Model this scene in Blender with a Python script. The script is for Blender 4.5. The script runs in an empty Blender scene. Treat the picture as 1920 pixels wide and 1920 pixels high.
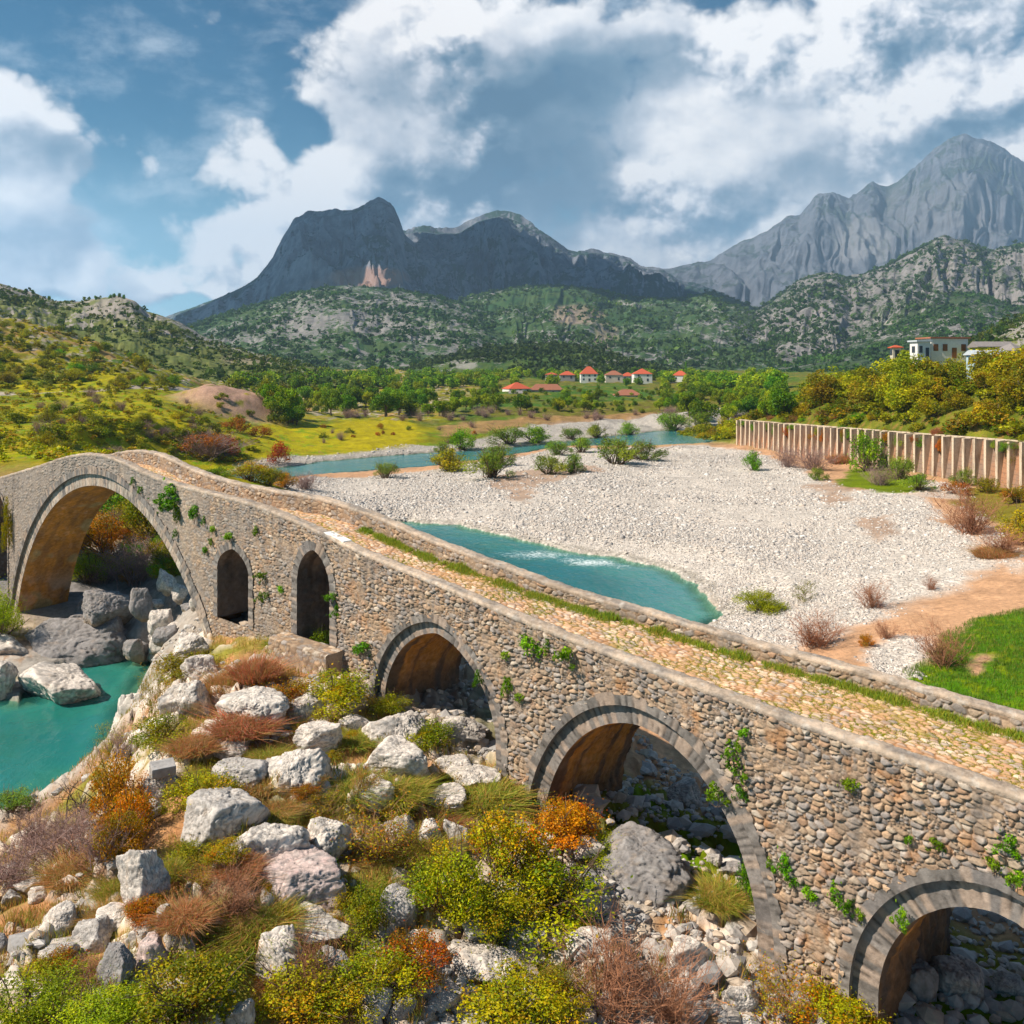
import bpy, math, random
import numpy as np
from mathutils import Vector, Euler
random.seed(11)
rng = np.random.default_rng(11)
scene = bpy.context.scene
COL = scene.collection
ZC, F, CX, HY = 17.7, 1700.0, 960.0, 690.0     # camera height above the river, focal length and horizon of the view

# ------------------------------------------------------------------ helpers
def mesh(name, V, Fc, mat=None, attrs=None, smooth=False, parent=None, link=True):
    V = np.asarray(V, np.float32).reshape(-1, 3); Fc = np.asarray(Fc, np.int32)
    k = Fc.shape[1]; n = len(Fc)
    me = bpy.data.meshes.new(name)
    me.vertices.add(len(V)); me.vertices.foreach_set('co', V.ravel())
    me.loops.add(n * k); me.loops.foreach_set('vertex_index', Fc.ravel())
    me.polygons.add(n); me.polygons.foreach_set('loop_start', np.arange(0, n * k, k, dtype=np.int32))
    me.polygons.foreach_set('use_smooth', np.full(n, bool(smooth)))
    for an, av in (attrs or {}).items():
        av = np.asarray(av, np.float32)
        if av.ndim == 2:
            if av.shape[1] == 3: av = np.concatenate([av, np.ones((len(av), 1), np.float32)], 1)
            a = me.attributes.new(an, 'FLOAT_COLOR', 'POINT'); a.data.foreach_set('color', av.ravel())
        else:
            a = me.attributes.new(an, 'FLOAT', 'POINT'); a.data.foreach_set('value', av.ravel())
    me.update(calc_edges=True); me.validate()
    if mat: me.materials.append(mat)
    if not link: return me
    return obj(name, me, parent)

def obj(name, me, parent=None):
    o = bpy.data.objects.new(name, me); COL.objects.link(o)
    if parent is not None: o.parent = parent
    return o

def tag(o, label=None, cat=None, group=None, kind=None):
    if label: o['label'] = label
    if cat: o['category'] = cat
    if group: o['group'] = group
    if kind: o['kind'] = kind
    return o

def empty(name, loc=(0, 0, 0), rz=0.0, sc=(1, 1, 1)):
    o = bpy.data.objects.new(name, None); COL.objects.link(o)
    o.location = loc; o.rotation_euler = (0, 0, rz); o.scale = sc
    return o

def grid_faces(n, m, keep=None):               # n rows x m columns of vertices
    i = np.arange(n * m).reshape(n, m)
    f = np.stack([i[:-1, :-1], i[:-1, 1:], i[1:, 1:], i[1:, :-1]], -1).reshape(-1, 4)
    return f if keep is None else f[keep.ravel()]

def compact(V, Fc, *arrs):
    u, inv = np.unique(Fc.ravel(), return_inverse=True)
    return (V[u], inv.reshape(Fc.shape)) + tuple(a[u] for a in arrs)

def hsh(i, j, s=0):
    i = i.astype(np.int64); j = j.astype(np.int64)
    h = (i * 374761393 + j * 668265263 + s * 974634777) & 0xFFFFFFFF
    h = ((h ^ (h >> 13)) * 1274126177) & 0xFFFFFFFF
    h = ((h ^ (h >> 16)) * 2246822519) & 0xFFFFFFFF
    return ((h ^ (h >> 15)) & 0xFFFFFF) / float(0x1000000)

def sstep(a, b, x):
    t = np.clip((x - a) / (b - a), 0, 1); return t * t * (3 - 2 * t)

def noise2(x, y, s=0):
    xi = np.floor(x); yi = np.floor(y); fx = x - xi; fy = y - yi
    ux = fx * fx * fx * (fx * (fx * 6 - 15) + 10); uy = fy * fy * fy * (fy * (fy * 6 - 15) + 10)
    def g(a, b):
        t = hsh(xi + a, yi + b, s) * 2 * np.pi
        return np.cos(t) * (fx - a) + np.sin(t) * (fy - b)
    return ((g(0, 0) * (1 - ux) + g(1, 0) * ux) * (1 - uy) + (g(0, 1) * (1 - ux) + g(1, 1) * ux) * uy) * 1.5

def fbm2(x, y, o=5, s=0, gain=.5, ridged=False):
    a, f, t, tot = 1.0, 1.0, 0, 0
    for k in range(o):
        n = noise2(x * f, y * f, s + k * 17)
        if ridged: n = 1 - 2 * np.abs(n)
        t = t + a * n; tot += a; a *= gain; f *= 2.03
    return t / tot

def noise3(P, s=0):
    I = np.floor(P); f = P - I; u = f * f * f * (f * (f * 6 - 15) + 10); out = 0
    for a in (0, 1):
        for b in (0, 1):
            for c in (0, 1):
                h = hsh(I[:, 0] + a + (I[:, 2] + c) * 7919, I[:, 1] + b, s); t = h * 6.2832
                zz = hsh(I[:, 1] + b + 31 * c, I[:, 0] + a + (I[:, 2] + c) * 613, s + 5) * 2 - 1; r = np.sqrt(1 - zz * zz)
                d = r * np.cos(t) * (f[:, 0] - a) + r * np.sin(t) * (f[:, 1] - b) + zz * (f[:, 2] - c)
                out = out + d * (u[:, 0] if a else 1 - u[:, 0]) * (u[:, 1] if b else 1 - u[:, 1]) * (u[:, 2] if c else 1 - u[:, 2])
    return out * 1.5

def fbm3(P, o=4, s=0, gain=.5):
    a, f, t, tot = 1., 1., 0, 0
    for k in range(o):
        t = t + a * noise3(P * f + k * 11.3, s + k); tot += a; a *= gain; f *= 2.03
    return t / tot

def voronoi(x, y, s=0, jit=.85):
    """cell pattern with x shifted row by row; returns F1, F2, random per cell (3)"""
    yi = np.floor(y); f1 = np.full(x.shape, 9.); f2 = f1.copy(); ci = np.zeros_like(x); cj = np.zeros_like(x)
    for dj in (-1, 0, 1):
        j = yi + dj; sh = hsh(j, j * 0 + 7, s + 3); xs = x + sh; xi = np.floor(xs)
        for di in (-1, 0, 1):
            i = xi + di
            px = i + .5 + (hsh(i, j, s) - .5) * jit; py = j + .5 + (hsh(i, j, s + 1) - .5) * jit
            d = np.hypot(xs - px, y - py)
            m = d < f1
            f2 = np.where(m, f1, np.minimum(f2, d)); f1 = np.where(m, d, f1)
            ci = np.where(m, i, ci); cj = np.where(m, j, cj)
    return f1, f2, hsh(ci, cj, s + 11), hsh(ci, cj, s + 12), hsh(ci, cj, s + 13)

def sd_poly(x, y, poly):
    """signed distance to a plan polygon, negative inside"""
    P = np.asarray(poly, float); d = np.full(x.shape, 1e18); ins = np.zeros(x.shape, bool)
    for k in range(len(P)):
        ax, ay = P[k]; bx, by = P[(k + 1) % len(P)]
        ex, ey = bx - ax, by - ay; wx, wy = x - ax, y - ay
        t = np.clip((wx * ex + wy * ey) / (ex * ex + ey * ey + 1e-12), 0, 1)
        d = np.minimum(d, (wx - ex * t) ** 2 + (wy - ey * t) ** 2)
        c = ((ay <= y) & (by > y)) | ((by <= y) & (ay > y))
        with np.errstate(divide='ignore', invalid='ignore'):
            ins ^= c & (x < ax + (y - ay) / (by - ay + 1e-15) * ex)
    return np.where(ins, -1, 1) * np.sqrt(d)

def plan(px, z=0.0):                            # picture points that lie at height z -> plan points
    out = []
    for x, y in px:
        D = (ZC - z) * F / (y - HY); out.append(((x - CX) / F * D, D))
    return out

def pal(r, cols):
    """smoothly pick from a palette with random r in 0..1"""
    C = np.asarray(cols, float); i = np.clip((r * len(C)).astype(int), 0, len(C) - 1); return C[i]

# ------------------------------------------------------------------ node material helpers
class NT:
    def __init__(s, tree): s.t = tree
    def n(s, typ, props=None, **ins):
        nd = s.t.nodes.new(typ)
        for k, v in (props or {}).items(): setattr(nd, k, v)
        for k, v in ins.items():
            key = int(k[1:]) if k[0] == 'i' and k[1:].isdigit() else k.replace('_', ' ')
            s.put(nd.inputs[key], v)
        return nd
    def put(s, sock, v):
        if isinstance(v, bpy.types.NodeSocket): s.t.links.new(v, sock)
        elif isinstance(v, bpy.types.Node): s.t.links.new(v.outputs[0], sock)
        else: sock.default_value = v
    def m(s, op, a, b=0.0, c=None, clamp=False):
        nd = s.n('ShaderNodeMath', {'operation': op, 'use_clamp': clamp}, i0=a, i1=b)
        if c is not None: s.put(nd.inputs[2], c)
        return nd.outputs[0]
    def vm(s, op, a, b=None):
        nd = s.n('ShaderNodeVectorMath', {'operation': op}, i0=a)
        if b is not None: s.put(nd.inputs[1], b)
        return nd.outputs['Value'] if op in ('LENGTH', 'DOT_PRODUCT', 'DISTANCE') else nd.outputs[0]
    def mix(s, f, a, b, mode='MIX'):
        nd = s.n('ShaderNodeMix', {'data_type': 'RGBA', 'blend_type': mode, 'clamp_factor': True})
        s.put(nd.inputs[0], f); s.put(nd.inputs[6], a); s.put(nd.inputs[7], b); return nd.outputs[2]
    def ramp(s, x, a, b, lo=0., hi=1., smooth=True):
        nd = s.n('ShaderNodeMapRange', {'interpolation_type': 'SMOOTHSTEP' if smooth else 'LINEAR'})
        for i, v in enumerate((x, a, b, lo, hi)): s.put(nd.inputs[i], v)
        return nd.outputs[0]
    def noise(s, vec, scale, detail=4., rough=.55, dist=0.):
        nd = s.n('ShaderNodeTexNoise', None, Scale=scale, Detail=detail, Roughness=rough, Distortion=dist)
        if vec is not None: s.put(nd.inputs['Vector'], vec)
        return nd.outputs[0]
    def attr(s, name, out='Color'):
        return s.n('ShaderNodeAttribute', {'attribute_name': name}).outputs[out]

def rgb(c): return (c[0], c[1], c[2], 1.0)

def new_mat(name):
    m = bpy.data.materials.new(name); m.use_nodes = True
    t = m.node_tree; t.nodes.clear(); q = NT(t)
    out = t.nodes.new('ShaderNodeOutputMaterial')
    return m, q, out

def coords(q): return q.n('ShaderNodeTexCoord').outputs['Object']

def surf(q, out, col, rough=.85, bump=None, spec=.3, strength=.5, dist=.05, **kw):
    p = q.n('ShaderNodeBsdfPrincipled', None, Base_Color=col, Roughness=rough)
    p.inputs['Specular IOR Level'].default_value = spec
    for k, v in kw.items(): q.put(p.inputs[k.replace('_', ' ')], v)
    if bump is not None:
        b = q.n('ShaderNodeBump', None, Strength=strength, Distance=dist, Height=bump)
        q.t.links.new(b.outputs[0], p.inputs['Normal'])
    q.t.links.new(p.outputs[0], out.inputs['Surface']); return p

def mat_attr(name, nscale=6., amt=.35, rough=.9, bstr=.5, bdist=.03, bscale=None, spec=.2, sat=1.0):
    """stone or soil whose own colour is stored per vertex, with fine grain on top"""
    m, q, out = new_mat(name); c = coords(q)
    n1 = q.noise(c, nscale, 6, .65); n2 = q.noise(c, nscale * .23, 4, .6)
    f = q.m('ADD', q.ramp(n1, .25, .75, 1 - amt, 1 + amt, False), q.ramp(n2, .3, .7, -amt * .6, amt * .6, False))
    base = q.attr('Col') if sat == 1.0 else q.n('ShaderNodeHueSaturation', None, Saturation=sat, Color=q.attr('Col')).outputs[0]
    col = q.vm('SCALE', base); q.put(col.node.inputs['Scale'], f)
    surf(q, out, col, rough, q.noise(c, bscale or nscale * 2, 6, .7), spec, bstr, bdist)
    return m

def mat_plain(name, c, rough=.7, nscale=8., amt=.12, bstr=.15, spec=.3):
    m, q, out = new_mat(name); k = coords(q)
    n1 = q.noise(k, nscale, 5, .6)
    col = q.vm('SCALE', q.n('ShaderNodeRGB').outputs[0]); col.node.inputs[0].links[0].from_node.outputs[0].default_value = rgb(c)
    q.put(col.node.inputs['Scale'], q.ramp(n1, .25, .75, 1 - amt, 1 + amt, False))
    surf(q, out, col, rough, n1, spec, bstr, .02)
    return m

def mat_leaf(name, trans=.35, var=.28, rough=.6, sat=1.2):
    """foliage: per-leaf colour, a different tint for every plant, some light passing through"""
    m, q, out = new_mat(name)
    oi = q.n('ShaderNodeObjectInfo').outputs['Random']
    h = q.n('ShaderNodeHueSaturation', None, Hue=q.ramp(oi, 0, 1, .472, .518, False), Saturation=sat,
            Value=q.ramp(q.m('FRACT', q.m('MULTIPLY', oi, 7.31)), 0, 1, 1.22 * (1 - var), 1.22 * (1 + var), False), Color=q.attr('Col'))
    p = q.n('ShaderNodeBsdfPrincipled', None, Base_Color=h.outputs[0], Roughness=rough)
    p.inputs['Specular IOR Level'].default_value = .25
    tr = q.n('ShaderNodeBsdfTranslucent', None, Color=h.outputs[0])
    mx = q.n('ShaderNodeMixShader', None, Fac=trans)
    q.t.links.new(p.outputs[0], mx.inputs[1]); q.t.links.new(tr.outputs[0], mx.inputs[2])
    q.t.links.new(mx.outputs[0], out.inputs['Surface'])
    return m
# ------------------------------------------------------------------ the bridge's plan (shared with the terrain)
BP, BD = np.array([-23.2, 50.]), np.array([29.3, -27.3]); BD = BD / np.hypot(*BD); BN = np.array([-BD[1], BD[0]])
TS = np.array([-40, -26, -14.5, -7.7, -3.8, -1, 1.8, 3.7, 6.4, 9.6, 13.3, 16.6, 19.5, 21.65, 23.15, 24.8, 28.7, 31.8, 34.9, 36.9, 39.8, 42.3, 44.5, 46, 54, 64])
TZ = np.array([6.5, 8.6, 10.48, 11.75, 12.55, 12.93, 13.0, 12.84, 12.42, 12.14, 12.03, 11.9, 11.6, 11.28, 11.04, 10.8, 10.36, 9.96, 9.64, 9.46, 9.24, 9.07, 8.97, 8.89, 8.5, 8.0])
def ztop(s):
    return (np.interp(s - .9, TS, TZ) + np.interp(s - .3, TS, TZ) + np.interp(s + .3, TS, TZ) + np.interp(s + .9, TS, TZ)) / 4
def bwid(s):
    return np.interp(s, [-40, -10, 0, 5, 12, 15, 17, 20, 30, 32, 34, 38, 41, 60], [3.2, 3.2, 3.1, 2.9, 2.75, 3.05, 3.55, 3.75, 3.75, 3.95, 4.35, 4.65, 5, 5])
def B(s, w, z):
    s = np.asarray(s, float); w = np.asarray(w, float); z = np.asarray(z, float) + 0 * s
    return np.stack([BP[0] + BD[0] * s + BN[0] * w, BP[1] + BD[1] * s + BN[1] * w, z], -1)
def bsw(X, Y):
    return (X - BP[0]) * BD[0] + (Y - BP[1]) * BD[1], (X - BP[0]) * BN[0] + (Y - BP[1]) * BN[1]

# ------------------------------------------------------------------ terrain height
ctl = []
def cz(*L):
    for x, y, z in L: ctl.append((x, (ZC - z) * F / (y - HY), z))
def cd(*L):
    for x, y, D in L: ctl.append((x, D, ZC - (y - HY) * D / F))
def cr(*L):
    for x, D, z in L: ctl.append((x, D, z))
# rocky bank in front of the bridge
cz((-100, 1920, 3.6), (200, 1920, 4.2), (500, 1920, 4.0), (800, 1920, 3.4), (1100, 1920, 2.9), (1400, 1920, 2.6), (1650, 1920, 2.4), (1900, 1900, 2.2),
   (0, 1760, 4.0), (120, 1680, 4.4), (250, 1700, 4.8), (500, 1650, 5.0), (800, 1650, 4.3), (1000, 1740, 3.6), (1180, 1690, 3.4), (1350, 1720, 3.0),
   (300, 1520, 5.3), (500, 1480, 5.6), (700, 1450, 5.2), (850, 1460, 4.8), (960, 1495, 4.3), (1050, 1520, 4.1), (280, 1400, 5.2), (400, 1330, 5.5), (550, 1320, 5.9), (640, 1270, 6.0), (700, 1310, 5.8),
   (430, 1190, 6.0), (520, 1200, 6.3), (230, 1420, 4.4), (330, 1260, 5.0), (800, 1310, 5.2), (880, 1360, 4.9), (60, 1580, 2.2), (180, 1570, 3.4), (-150, 1640, 2.0), (-300, 1800, 2.6))
cr((200, 13, 4.5), (900, 12, 3.2), (1600, 12, 2.4), (2300, 14, 2.2), (200, 8, 5), (1600, 8, 2.6), (-600, 14, 4), (-600, 9, 4.4), (2500, 9, 2.6))
# behind the bridge, gravel bar, sand
cz((1300, 1500, 2.4), (1300, 1400, 2.3), (1800, 1800, 2.0), (1900, 1700, 1.9), (1600, 1230, 2.0), (1850, 1245, 2.3), (1900, 1400, 2.0), (1750, 1100, 1.9), (1450, 1150, 1.0), (1400, 1000, 1.2), (1200, 900, .9),
   (900, 905, .75), (650, 935, .7), (1000, 990, .8), (1300, 855, .9), (1700, 930, 1.6), (1550, 860, 1.2), (1900, 1000, 2.4), (1100, 880, 1.3), (2100, 1250, 3), (2200, 1000, 4), (1390, 838, .6), (1910, 925, 1.9), (1650, 885, 1.4))
# left bank opposite, seen through the main arch and above it
cz((-60, 1255, .6), (100, 1222, .7), (230, 1232, .4))
cd((150, 1100, 62), (230, 1110, 63), (330, 1095, 57), (200, 1040, 67), (230, 940, 77), (60, 1000, 72), (320, 960, 74), (-50, 1080, 62), (-200, 1000, 75))
cd((100, 862, 98), (100, 800, 140), (100, 748, 190), (100, 735, 230), (100, 682, 280), (100, 642, 330), (100, 620, 360), (-150, 850, 98), (-150, 770, 150), (-150, 720, 220), (-150, 640, 280), (-150, 570, 360), (0, 600, 345), (0, 690, 260),
   (300, 852, 108), (300, 800, 150), (300, 757, 200), (300, 727, 250), (300, 708, 310), (300, 699, 380), (200, 655, 350), (450, 842, 152), (450, 800, 200), (450, 765, 270), (450, 750, 340), (420, 872, 125), (520, 858, 165))
cd((-150, 600, 460), (100, 660, 460), (250, 690, 460))
cz((600, 842, .9), (700, 818, 2.0), (640, 828, 1.8), (800, 830, .9), (900, 812, 1.0), (700, 790, 2.8), (900, 785, 2.5), (1100, 795, 1.2), (1300, 787, 1.0), (1300, 765, 1.8), (1100, 770, 2.6))
cd((600, 760, 370), (900, 752, 400), (900, 733, 480), (1100, 718, 600), (1300, 718, 600), (600, 709, 700), (1000, 701, 850), (1400, 745, 360), (1400, 712, 600), (1550, 705, 600), (1800, 700, 600),
   (500, 696, 1000), (900, 695, 1000), (1300, 696, 1000), (1700, 696, 1000), (2300, 690, 900), (-400, 560, 600), (200, 690, 700), (2400, 700, 300), (1600, 720, 330), (1900, 720, 300))
ctl = np.array(ctl)
RA, RB = ctl[:, 0], np.log(ctl[:, 1]) * 700.0
def _tps(r2): return r2 * np.log(r2 + 1e-6)
def _rbf_fit():
    n = len(ctl); r2 = ((RA[:, None] - RA) ** 2 + (RB[:, None] - RB) ** 2) * 1e-6
    K = _tps(r2) + np.eye(n) * .012; P = np.stack([np.ones(n), RA * 1e-3, RB * 1e-3], 1)
    A = np.block([[K, P], [P.T, np.zeros((3, 3))]]); return np.linalg.solve(A, np.concatenate([ctl[:, 2], np.zeros(3)]))
RW = _rbf_fit()
def rbf(X, Y):
    a = CX + F * X / Y; b = np.log(Y) * 700.0; z = RW[-3] + RW[-2] * a * 1e-3 + RW[-1] * b * 1e-3
    for k in range(len(ctl)): z = z + RW[k] * _tps(((a - RA[k]) ** 2 + (b - RB[k]) ** 2) * 1e-6)
    return z

POOL = plan([(-700, 1335), (-200, 1325), (0, 1312), (36, 1318), (58, 1288), (110, 1256), (180, 1240), (222, 1236), (250, 1240), (283, 1232), (300, 1248), (266, 1300), (244, 1330), (218, 1400), (200, 1480), (120, 1535), (0, 1570), (-300, 1660), (-700, 1720)])
UPPER = [(13.6, 62.7), (15.0, 65)] + plan([(1325, 1120), (1308, 1100), (1280, 1082), (1240, 1066), (1150, 1046), (1050, 1030), (950, 1005), (850, 985), (770, 979)]) + \
        [(-15, 103), (-18, 95), (-19, 80), (-20, 68), (-21, 61), (-18, 55), (-13, 51), (-8, 50), (5, 55)]
BACK = plan([(380, 905), (440, 885), (517, 878), (607, 865), (713, 856), (812, 849), (927, 842), (1034, 831), (1119, 821), (1226, 809), (1320, 802), (1360, 799), (1420, 797), (1420, 815), (1345, 826), (1320, 832), (1226, 836), (1046, 838), (965, 853), (816, 874), (709, 881), (600, 890), (545, 897), (470, 915), (400, 935)])
WL, WR = np.array([49.7, 201.]), np.array([64.9, 115.])          # retaining wall, plan ends
WD = (WR - WL) / np.hypot(*(WR - WL)); WN = np.array([-WD[1], WD[0]])  # points to the hill
if WN[0] < 0: WN = -WN
WLEN = float(np.hypot(*(WR - WL)))
def water_sd(X, Y):
    wob = fbm2(X * .35, Y * .35, 3, 91) * np.clip(Y * .012, .25, 1.4)
    return np.minimum(np.minimum(sd_poly(X, Y, POOL), sd_poly(X, Y, UPPER)), sd_poly(X, Y, BACK)) + wob

def height(X, Y, detail=True):
    X = np.asarray(X, float); Y = np.asarray(Y, float)
    z = rbf(X, Y)
    # hill held by the retaining wall
    t = (X - WL[0]) * WD[0] + (Y - WL[1]) * WD[1]; d = (X - WL[0]) * WN[0] + (Y - WL[1]) * WN[1]
    wt = np.interp(t, [-60, -12, 0, WLEN, WLEN + 60], [0, 1.5, 6.1, 8.2, 9.5])
    crest = np.interp(t, [-160, -90, -40, 0, 40, 70, 110, 160], [2, 5, 8.5, 12.5, 17.0, 18.5, 18, 16])
    hill = wt - .25 + (crest - wt) * (1 - np.exp(-np.maximum(d - 1.6, 0) / 13.0)) * 1.05
    k = sstep(.95, 1.7, d) * sstep(-150, -60, t) * sstep(260, 140, d)
    z = z * (1 - k) + np.maximum(hill, z * .5) * k
    # spoil heap on the left bank
    z = z + 6.3 * np.exp(-(((X + 70) / 13) ** 2 + ((Y - 232) / 16) ** 2) ** 1.7)
    sd = water_sd(X, Y)
    near = sstep(75, 60, Y) * sstep(6, -2, X)
    slope = .09 + near * 1.9 + sstep(-24, -30, X) * sstep(110, 70, Y) * .5
    if detail:
        amp = np.clip(sd * .2, 0, 1)
        z = z + amp * (fbm2(X * .55, Y * .55, 5, 3) * .38 * sstep(60, 40, Y) + fbm2(X * .12, Y * .12, 5, 5) * .35 * sstep(30, 90, Y) * (1 + sstep(100, 300, Y) * 3))
        fgr = sstep(50, 42, Y) * sstep(9, 6, Y * 0 + X) * sstep(-.08, .12, fbm2(X * .3, Y * .3, 4, 31)) * np.clip(sd * .4, 0, 1)
        if fgr.max() > 0:
            a1, a2, q1, q2, q3 = voronoi(X / 1.15 + .25 * noise2(X, Y, 4), Y / .95 + .25 * noise2(X + 9, Y, 4), 141, .95)
            z = z + fgr * (sstep(.0, .22, a2 - a1) * (.12 + .42 * q1) + .10 * noise2(X * 3, Y * 3, 6))
        rough = sstep(60, 110, -X) * sstep(220, 280, Y)
        z = z + rough * fbm2(X * .05, Y * .05, 5, 8, .55, True) * 2.5
    up = np.maximum(np.minimum(z, .06 + slope * np.maximum(sd, 0) + .10 * np.minimum(np.maximum(sd, 0), 1.5) + .022 * np.maximum(sd - 3, 0) ** 2), .05)
    s, w = bsw(X, Y)
    return np.where(sd < 0, np.maximum(-.1 + sd * .5, -1.6), up)

def ground_at(x, y, D0=8.0, D1=1000.0):
    """where the line of sight of a picture point meets the terrain"""
    D = np.geomspace(D0, D1, 620); zr = ZC - (y - HY) * D / F
    g = np.maximum(height((x - CX) / F * D, D, True), 0) - zr
    i = int(np.argmax(g > 0)) if (g > 0).any() else len(D) - 1
    if i > 0:
        a, b = g[i - 1], g[i]; t = np.clip(-a / (b - a + 1e-9), 0, 1); d = D[i - 1] + (D[i] - D[i - 1]) * t
    else: d = D[0]
    X = (x - CX) / F * d
    return X, d, float(np.maximum(height(np.array([X]), np.array([d])), 0)[0])

# ------------------------------------------------------------------ terrain mesh
NA, NR = 1000, 780
az = np.linspace(-math.radians(46), math.radians(46), NA); rr = np.geomspace(7.0, 1150.0, NR)
Rg, Ag = np.meshgrid(rr, az, indexing='ij')
TX = np.tan(Ag) * Rg; TY = Rg.copy()
Tz = height(TX.ravel(), TY.ravel()).reshape(TX.shape)
x, y = TX.ravel(), TY.ravel(); z = Tz.ravel()
def mask(px, z0=1.0, soft=1.5, wob=2.0, sc=.15, seed=0):
    sd = sd_poly(x, y, plan(px, z0)); sd = sd + fbm2(x * sc, y * sc, 4, 40 + seed) * wob
    return sstep(soft, -soft, sd)
def lay(C, m, c):
    return C * (1 - m[:, None]) + (np.asarray(c) if np.ndim(c) > 1 else np.asarray(c)[None, :]) * m[:, None]
n_a = fbm2(x * .05, y * .05, 5, 21); n_b = fbm2(x * .25, y * .25, 5, 22); n_c = fbm2(x * 1.1, y * 1.1, 4, 23); n_d = fbm2(x * .012, y * .012, 4, 24)
GREEN, OLIVE, YELL, DIRT, SAND, GRAV = (.10, .17, .015), (.15, .15, .025), (.30, .24, .015), (.42, .23, .13), (.50, .31, .20), (.57, .51, .455)
s_, w_ = bsw(x, y)
C = lay(np.tile(np.array(OLIVE), (len(x), 1)), sstep(-.1, .3, n_b), GREEN)
C = lay(C, sstep(.0, .4, n_a), YELL) if False else C
# valley fields
far = sstep(225, 270, y)
C = lay(C, far * sstep(-.1, .1, n_b - .2 * n_a), (.13, .11, .03))
C = lay(C, far * sstep(-.05, .2, n_d + .3 * n_a), (.06, .12, .02)); C = lay(C, far * sstep(.12, .3, n_a), (.17, .16, .03)); C = lay(C, far * sstep(.2, .42, n_b) * .7, (.20, .15, .07))
# left bank meadow and hillside
lb = sstep(-14, -30, x) * sstep(60, 90, y)
C = lay(C, lb * sstep(-.25, .15, n_a), (.36, .31, .02)); C = lay(C, lb * sstep(.02, .35, n_b), (.16, .24, .02)); C = lay(C, lb * sstep(.22, .5, n_c + n_b * .5) * .8, (.27, .16, .07))
hl = lb * sstep(240, 300, y)
nb = sstep(-15, -22, x) * sstep(50, 53, y)
C = lay(C, nb * sstep(100, 88, y), (.26, .18, .07)); C = lay(C, nb * sstep(100, 88, y) * sstep(.1, .35, n_b), (.16, .15, .03))
C = lay(C, nb * sstep(72, 66, y) * sstep(-.55, -.25, n_c + .1), (.22, .205, .20))  # shelf rock darkened, the bridge's shade put into its colour
C = lay(C, 0 * lb * sstep(100, 88, y), (.21, .155, .06)); 
C = lay(C, hl * sstep(-.05, .25, n_a), (.12, .12, .03)); C = lay(C, hl * sstep(.05, .3, n_b + .25 * n_c), (.36, .30, .25)); C = lay(C, hl * sstep(.05, .3, fbm2(x * .09 + 7, y * .09, 4, 29)), (.34, .22, .10))
# rocky bank in front of the bridge: rust soil, olive grass, pale stone
fg = sstep(62, 50, y) * sstep(1.5, -.5, w_)
C = lay(C, sstep(62, 58, y) * sstep(-1, 0, w_) * sstep(9, 6, w_) * sstep(2, -3, x), (.30, .255, .215))
C = lay(C, fg, (.40, .235, .13)); C = lay(C, fg * sstep(-.1, .25, n_b), (.21, .19, .05)); C = lay(C, fg * sstep(.05, .4, n_c - n_b * .4), DIRT); fgr = fg * sstep(-.08, .1, fbm2(x * .3, y * .3, 4, 31)); a1, a2, q1, q2, q3 = voronoi(x / 1.15 + .25 * noise2(x, y, 4), y / .95 + .25 * noise2(x + 9, y, 4), 141, .95)
C = lay(C, fgr * sstep(.05, .16, a2 - a1) * sstep(-.35, .1, n_c + .2), np.array((.66, .58, .51)) * (.8 + .4 * q2[:, None]))
C = lay(C, fg * sstep(11, 4, np.hypot(x - 6, y - 20)) * sstep(-.25, .15, n_b + n_c * .4), (.42, .36, .31))
# behind the bridge on the right: sand, gravel bar
gr_px = [(545, 897), (600, 890), (709, 881), (816, 874), (965, 853), (1046, 838), (1226, 836), (1330, 830), (1400, 842), (1480, 868), (1600, 925), (1690, 925), (1740, 950), (1780, 1000), (1840, 1050), (1868, 1080), (1850, 1108), (1760, 1132), (1690, 1165), (1600, 1205), (1520, 1222), (1400, 1235), (1200, 1250), (900, 1150), (700, 1030), (560, 940), (450, 930)]
bar = sstep(64, 90, y) * 0 + 1
right = sstep(168, 160, y - (x + 45) * .77) * sstep(-12, -6, x - (-.35 * (y - 60))) * sstep(.5, 2.5, w_ - bwid(s_)) * sstep(225, 195, y) * sstep(3, -1, (x - WL[0]) * WN[0] + (y - WL[1]) * WN[1])
C = lay(C, right, SAND)
G = mask(gr_px, 1.0, 1.2, 2.5)
G = np.maximum(G, mask([(1620, 1215), (1680, 1190), (1745, 1200), (1740, 1240), (1715, 1285), (1640, 1260)], 2.0, .6, .8, .6, 3))
G = np.maximum(G, mask([(1690, 930), (1800, 935), (1840, 1000), (1880, 1080), (1920, 1110), (1920, 1060), (1860, 1000), (1820, 920), (1740, 900)], 1.6, 1, 2, .2, 7) * .7)
C = lay(C, G, lay(np.tile(np.array(GRAV), (len(x), 1)), sstep(-.1, .5, n_a), (.45, .405, .365)))
bare = np.maximum(np.maximum(mask([(905, 893), (960, 885), (1120, 878), (1145, 886), (1080, 897), (1000, 915), (990, 945), (955, 940), (930, 910)], .8, 1, 3, .15, 1),
    mask([(1520, 905), (1600, 900), (1600, 930), (1560, 950), (1530, 930)], 1.2, 1, 4, .12, 2)), mask([(1600, 975), (1680, 970), (1665, 1010), (1640, 1025)], 1.2, .8, 2, .2, 4))
bare = np.maximum(bare, mask([(1240, 1085), (1300, 1105), (1345, 1150), (1360, 1120), (1300, 1080)], .8, .6, 1.5, .3, 5) * .5)
C = lay(C, bare * .85, (.36, .25, .185)); G = G * (1 - bare * .8)
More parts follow.
